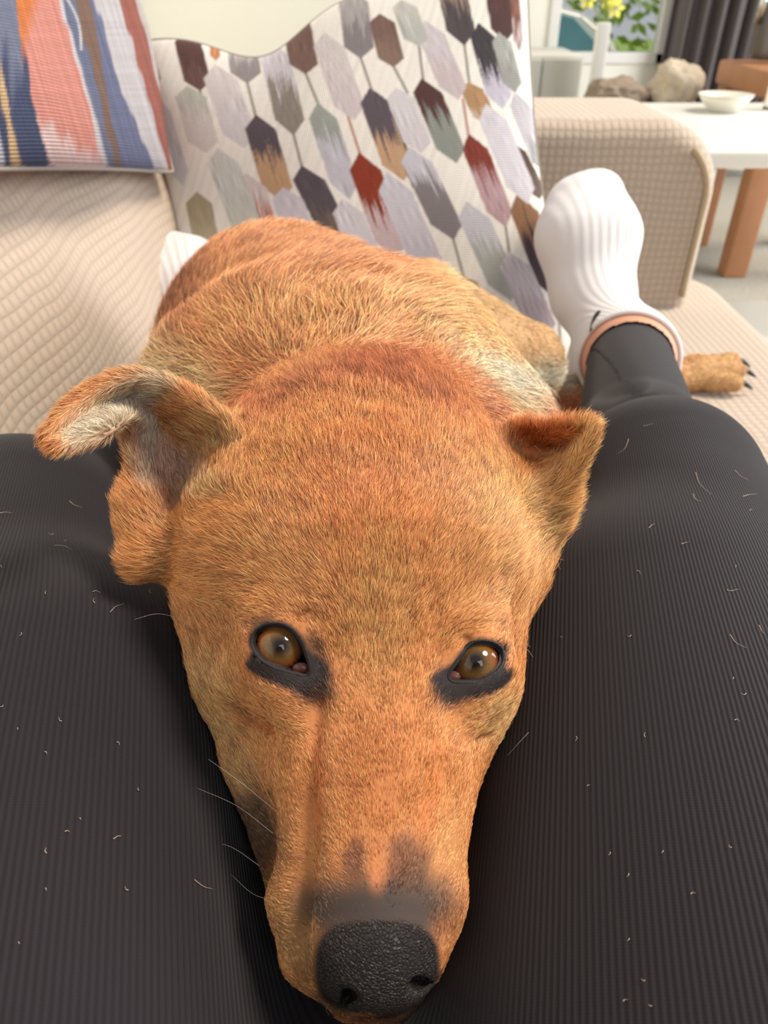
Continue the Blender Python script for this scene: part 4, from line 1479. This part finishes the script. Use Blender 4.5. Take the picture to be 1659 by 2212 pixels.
HAIRS = [[(1358, 948), (1350, 968), (1333, 981)], [(1503, 1020), (1512, 1045), (1537, 1068)], [(1588, 1016), (1600, 1028), (1617, 1037)], [(1497, 1066), (1502, 1078), (1514, 1082)],
         [(1605, 1072), (1620, 1068), (1637, 1067)], [(1217, 1210), (1206, 1208), (1207, 1224), (1212, 1230)], [(1472, 1175), (1480, 1172), (1488, 1171)],
         [(1142, 1582), (1125, 1600), (1096, 1632)], [(1577, 1370), (1590, 1388), (1614, 1400)], [(118, 1178), (138, 1179), (156, 1188)], [(288, 1234), (297, 1236), (304, 1238)],
         [(238, 1322), (250, 1310), (268, 1304)], [(200, 1278), (208, 1276), (217, 1280)], [(150, 1082), (160, 1090), (178, 1096)], [(1570, 1274), (1580, 1276), (1596, 1272)],
         [(0, 1108), (12, 1106), (26, 1108)], [(1390, 920), (1400, 918), (1412, 914)], [(1402, 1140), (1408, 1134), (1414, 1131)], [(420, 1900), (440, 1915), (460, 1920)],
         [(245, 1812), (255, 1806), (262, 1806)], [(1640, 1350), (1645, 1362), (1650, 1368)]]
sp_ = []
for l in HAIRS:
    q = [on_legs(*p) for p in l]
    if all(x is not None for x in q): sp_.append(q)
for _ in range(70):
    x, y = random.uniform(0, 1659), random.uniform(1050, 2180)
    if 330 < x < 1160 or (y < 1260 and 200 < x < 1310): continue
    a = random.uniform(0, 6.3); l = random.uniform(2, 6)
    q = [on_legs(x, y), on_legs(x + l * math.cos(a), y + l * math.sin(a)), on_legs(x + 2 * l * math.cos(a + .6), y + 2 * l * math.sin(a + .6))]
    if all(v is not None for v in q): sp_.append(q)
if sp_:
    o = strands('shed_fur', sp_, .00013, plain('shed_hair', (188, 164, 150), 0.5), None, 8)
    tag(o, 'pale shed dog hairs scattered over the black leggings', 'dog hair', kind='stuff')

# ------------------------------------------------------------------ the room beyond
# white side table behind the sofa arm
tb = empty('side_table', (0.95, 1.75, 0), 'white side table with lower shelf beyond the sofa arm', 'table')
from_bm('table_top', box_bm((0.55, 1.47, 0.580), (1.40, 2.10, 0.610), 0.006), M_white, tb)
from_bm('shelf', box_bm((0.56, 1.16, 0.225), (1.38, 1.70, 0.25), 0.005), M_white, tb)
for x, y in ((0.59, 1.50), (1.37, 1.50), (0.59, 2.07), (1.37, 2.07)):
    from_bm('leg', box_bm((x - .025, y - .025, 0), (x + .025, y + .025, 0.58), 0.004), M_white, tb)

# oak chair with dark padded back
M_oak = plain('oak', (170, 118, 82), 0.5, 0.18, 14, 0.0005)
M_dark = plain('dark_taupe_upholstery', (92, 86, 78), 0.7, 0.08, 50, 0.0006)
ch = empty('dining_chair', (1.42, 2.72, 0), 'oak dining chair with dark taupe padded back beside the curtain', 'chair')
for x, y in ((1.24, 2.64), (1.24, 3.02), (1.62, 2.64), (1.62, 3.02)):
    from_bm('leg', box_bm((x - .04, y - .035, 0), (x + .04, y + .035, 0.56), 0.006), M_oak, ch)
from_bm('seat_rail', box_bm((1.19, 2.60, 0.55), (1.67, 3.07, 0.625), 0.01), M_oak, ch)
from_bm('backrest', box_bm((1.24, 2.94, 0.63), (1.66, 3.00, 1.10), 0.03, 4, Matrix.Rotation(math.radians(-10), 3, 'X')), M_dark, ch)
V, F = tube([(1.235, 2.93, .74), (1.225, 2.90, .80), (1.24, 2.93, .86)], .012, 8)
M_chr = plain('chrome', (210, 210, 205), 0.2, 0.02, 5); M_chr.node_tree.nodes['Principled BSDF'].inputs['Metallic'].default_value = 1
link('handle', mesh('handle', V, F), M_chr, ch)

# white bowl and white framed box on the side table
def lathe(prof, c, n=32):
    V, F = [], []
    for r, z in prof:
        for k in range(n):
            a = 2 * math.pi * k / n
            V.append((c[0] + r * math.cos(a), c[1] + r * math.sin(a), c[2] + z))
    for i in range(len(prof) - 1):
        for k in range(n):
            F.append((i * n + k, i * n + (k + 1) % n, (i + 1) * n + (k + 1) % n, (i + 1) * n + k))
    return V, F


V, F = lathe([(0.001, 0), (.03, .0), (.034, .004), (.05, .02), (.062, .036), (.059, .036), (.047, .02), (.03, .008), (.001, .006)], (0.79, 1.95, 0.610))
tag(link('bowl', mesh('bowl', V, F), plain('cream_ceramic', (232, 228, 214), 0.3)), 'cream ceramic bowl on the white side table', 'bowl')
fr = empty('picture_frame', (1.02, 1.98, 0.605), 'white picture frame with pale blue print standing on the side table', 'picture frame')
for lo, hi in (((.90, 1.97, .605), (.918, 1.99, .72)), ((1.14, 1.97, .605), (1.158, 1.99, .72)), ((.90, 1.97, .605), (1.158, 1.99, .62)), ((.90, 1.97, .705), (1.158, 1.99, .72))):
    from_bm('frame', box_bm(lo, hi, .003), M_white, fr)
from_bm('print', box_bm((.91, 1.982, .61), (1.15, 1.988, .715)), plain('pale_blue_print', (200, 214, 214), 0.4, 0.15, 20), fr)

# curtain
def curtain():
    nu, nv = 160, 12
    V, F = [], []
    x0, x1 = WX1 - 0.04, 1.98
    for i in range(nu):
        u = i / (nu - 1)
        for j in range(nv):
            z = 0.05 + (2.2 - 0.05) * j / (nv - 1)
            V.append((x0 + (x1 - x0) * u, YW - 0.13 + 0.035 * math.sin(u * 44 + .4 * math.sin(z * 3)) + .012 * math.sin(u * 97), z))
    for i in range(nu - 1):
        for j in range(nv - 1):
            a = i * nv + j
            F.append((a, a + nv, a + nv + 1, a + 1))
    o = link('curtain', mesh('curtain', V, F), plain('charcoal_curtain_cloth', (104, 97, 97), 0.9, 0.08, 40))
    md = o.modifiers.new('t', 'SOLIDIFY'); md.thickness = .004
    tag(o, 'charcoal grey pleated curtain beside the window', 'curtain')
    V, F = tube([(WX0 - .2, YW - .13, 2.222), (2.3, YW - .13, 2.222)], .014, 10)
    tag(link('curtain_rail', mesh('curtain_rail', V, F), M_chr), 'metal curtain rail above the window', 'curtain rail')


curtain()
# grey cabinet below the window
cab = empty('cabinet', (0.85, 4.0, 0), 'low pale grey cabinet with two doors under the window', 'cabinet')
M_cab = plain('grey_cabinet_paint', (196, 195, 188), 0.6, 0.02, 6)
from_bm('carcass', box_bm((0.50, 3.72, 0.03), (0.86, 4.2, 0.585), .006), M_cab, cab)
from_bm('door', box_bm((0.51, 3.70, 0.05), (0.678, 3.722, 0.575), .004), M_cab, cab)
from_bm('door', box_bm((0.684, 3.70, 0.05), (0.85, 3.722, 0.575), .004), M_cab, cab)
# white flower stand with yellow flowers
st = empty('flower_stand', (1.10, 3.70, 0), 'slim white flower stand with yellow flowers before the window', 'flower stand')
from_bm('post', box_bm((0.875, 3.60, 0), (0.925, 3.65, 0.71), .006), M_white, st)
from_bm('foot', box_bm((0.82, 3.54, 0), (0.98, 3.68, 0.02), .006), M_white, st)
M_yel = plain('yellow_petal', (250, 244, 120), 0.6, 0.08, 30)
M_grn = plain('green_stalk', (150, 175, 90), 0.6)
for x, z, n_ in ((.90, .80, 3), (.80, .79, 2), (.915, .76, 2)):
    for k in range(n_):
        c = Vector((x + .02 * math.cos(k * 2.1), 3.62 + .02 * math.sin(k * 2.1), z + .03 * k))
        bm = bmesh.new()
        for p in range(6):
            a = p * math.pi / 3
            vs = [bm.verts.new(c + Vector((math.cos(a + da) * r_, -.012 * w_, math.sin(a + da) * r_))) for da, r_, w_ in ((0, .004, 1), (.42, .026, .3), (0, .042, 0), (-.42, .026, .3))]
            bm.faces.new(vs)
        bmesh.ops.solidify(bm, geom=bm.faces[:], thickness=.003)
        from_bm('flower', bm, M_yel, st)
        V, F = tube([c, (.90, 3.625, .71)], .003, 6)
        link('stalk', mesh('stalk', V, F), M_grn, st)

# crumpled throw on a dark pouffe
def crumple(name, c, r, seed, mat, label, cat):
    c = np.array(c, float); r = np.array(r, float)
    bm = bmesh.new(); bmesh.ops.create_icosphere(bm, subdivisions=5, radius=1)
    V = np.array([v.co[:] for v in bm.verts])
    n = 1 + .16 * vnoise(V, 1.1, seed) + .10 * np.abs(vnoise(V, .55, seed + 1)) + .05 * vnoise(V, .25, seed + 2)
    V = V * n[:, None] * r + c
    V[:, 2] = np.maximum(V[:, 2], c[2] - r[2] * .7)
    for v, p in zip(bm.verts, V): v.co = p
    o = from_bm(name, bm, mat)
    return tag(o, label, cat)


M_pouf = plain('dark_brown_cloth', (66, 58, 54), 0.9, 0.1, 40)
tag(from_bm('ottoman', box_bm((0.76, 2.85, 0.0), (1.17, 3.4, 0.44), .05, 5), M_pouf), 'dark brown ottoman under the crumpled blankets', 'ottoman')
crumple('blanket', (.855, 3.12, .495), (.10, .10, .07), 5, plain('taupe_fleece', (150, 134, 118), 0.95, .15, 40), 'taupe fleece blanket crumpled on the ottoman beside the cabinet', 'blanket')
crumple('blanket', (1.06, 3.10, .52), (.085, .10, .10), 9, plain('cream_fleece', (206, 192, 170), 0.95, .2, 25), 'cream fleece blanket heaped on the ottoman near the curtain', 'blanket')

# outside: lawn, hedge and a white car
M_lawn = plain('lawn_grass', (120, 150, 70), 0.95, .3, 12)
tag(from_bm('ground', box_bm((-8, YW + .3, -1.0), (20, 30, -.95)), M_lawn, smooth=False), kind='structure')
def car():
    c = empty('car', (3.0, 8.6, -.95), 'white car parked outside beyond the window', 'car')
    M_body = plain('white_car_paint', (246, 246, 244), 0.25, .01, 3)
    M_glass = plain('blue_tinted_car_glass', (120, 170, 200), 0.15, .25, 3)
    prof = [(0.0, .35), (0.0, .75), (.35, .98), (.75, 1.06), (1.25, 1.50), (1.75, 1.62), (2.6, 1.62), (3.25, 1.45), (3.75, 1.02), (4.1, .95), (4.15, .45), (3.9, .30), (.2, .30)]
    prof = [(0, .35), (0, 1.0), (.4, 1.55), (1.2, 1.66), (3.0, 1.64), (3.45, 1.54), (3.72, 1.36), (3.92, 1.10), (4.05, .85), (4.12, .5), (4.0, .30), (.2, .30)]
    def ext(pr, y0, y1, name, mat, bev):
        bm = bmesh.new()
        a = [bm.verts.new((-1.65 + x, 8.0 + y0, -.95 + z)) for x, z in pr]
        f = bm.faces.new(a)
        r_ = bmesh.ops.extrude_face_region(bm, geom=[f])
        for v in r_['geom']:
            if isinstance(v, bmesh.types.BMVert): v.co.y += y1 - y0
        bmesh.ops.recalc_face_normals(bm, faces=bm.faces)
        if bev: bmesh.ops.bevel(bm, geom=bm.edges[:], offset=bev, segments=3, affect='EDGES')
        return from_bm(name, bm, mat, c, False)
    ext(prof, 0, 1.7, 'bodywork', M_body, .04)
    for pr in ([(3.05, 1.56), (3.35, 1.50), (3.62, 1.28), (3.74, 1.06), (3.05, 1.06)], [(2.35, 1.57), (2.97, 1.57), (2.97, 1.06), (2.35, 1.06)], [(1.30, 1.57), (2.27, 1.57), (2.27, 1.06), (1.30, 1.06)]):
        pr = [(4.15 - x if False else x, z) for x, z in pr]
        ext(pr, -.02, .02, 'side_window', M_glass, 0)
    for x in (.9, 3.25):
        bm = bmesh.new()
        bmesh.ops.create_cone(bm, cap_ends=True, segments=28, radius1=.31, radius2=.31, depth=.2)
        bmesh.ops.rotate(bm, verts=bm.verts, matrix=Matrix.Rotation(math.pi / 2, 3, 'X'))
        bmesh.ops.translate(bm, verts=bm.verts, vec=(-1.65 + x, 8.02, -.64))
        from_bm('wheel', bm, plain('tyre_rubber', (40, 40, 42), 0.8), c)


car()
def hedge(x0, x1, y, h, label):
    n = 2600
    r = np.random.default_rng(3)
    c = np.stack([r.uniform(x0, x1, n), y + r.uniform(-.4, .4, n), r.uniform(-.95, h, n)], 1)
    t = r.normal(size=(n, 3)); t /= np.linalg.norm(t, axis=1)[:, None]
    s = np.cross(t, r.normal(size=(n, 3))); s /= np.linalg.norm(s, axis=1)[:, None]
    V = np.stack([c - t * .12, c + s * .06, c + t * .12, c - s * .06], 1).reshape(-1, 3)
    o = link('hedge', mesh('hedge', V, np.arange(4 * n).reshape(n, 4)), plain('hedge_leaf', (150, 176, 80), 0.7, .3, 5))
    tag(o, label, 'hedge', kind='stuff')


hedge(0.5, 9.0, 12.0, 3.2, 'bright green hedge behind the parked car')
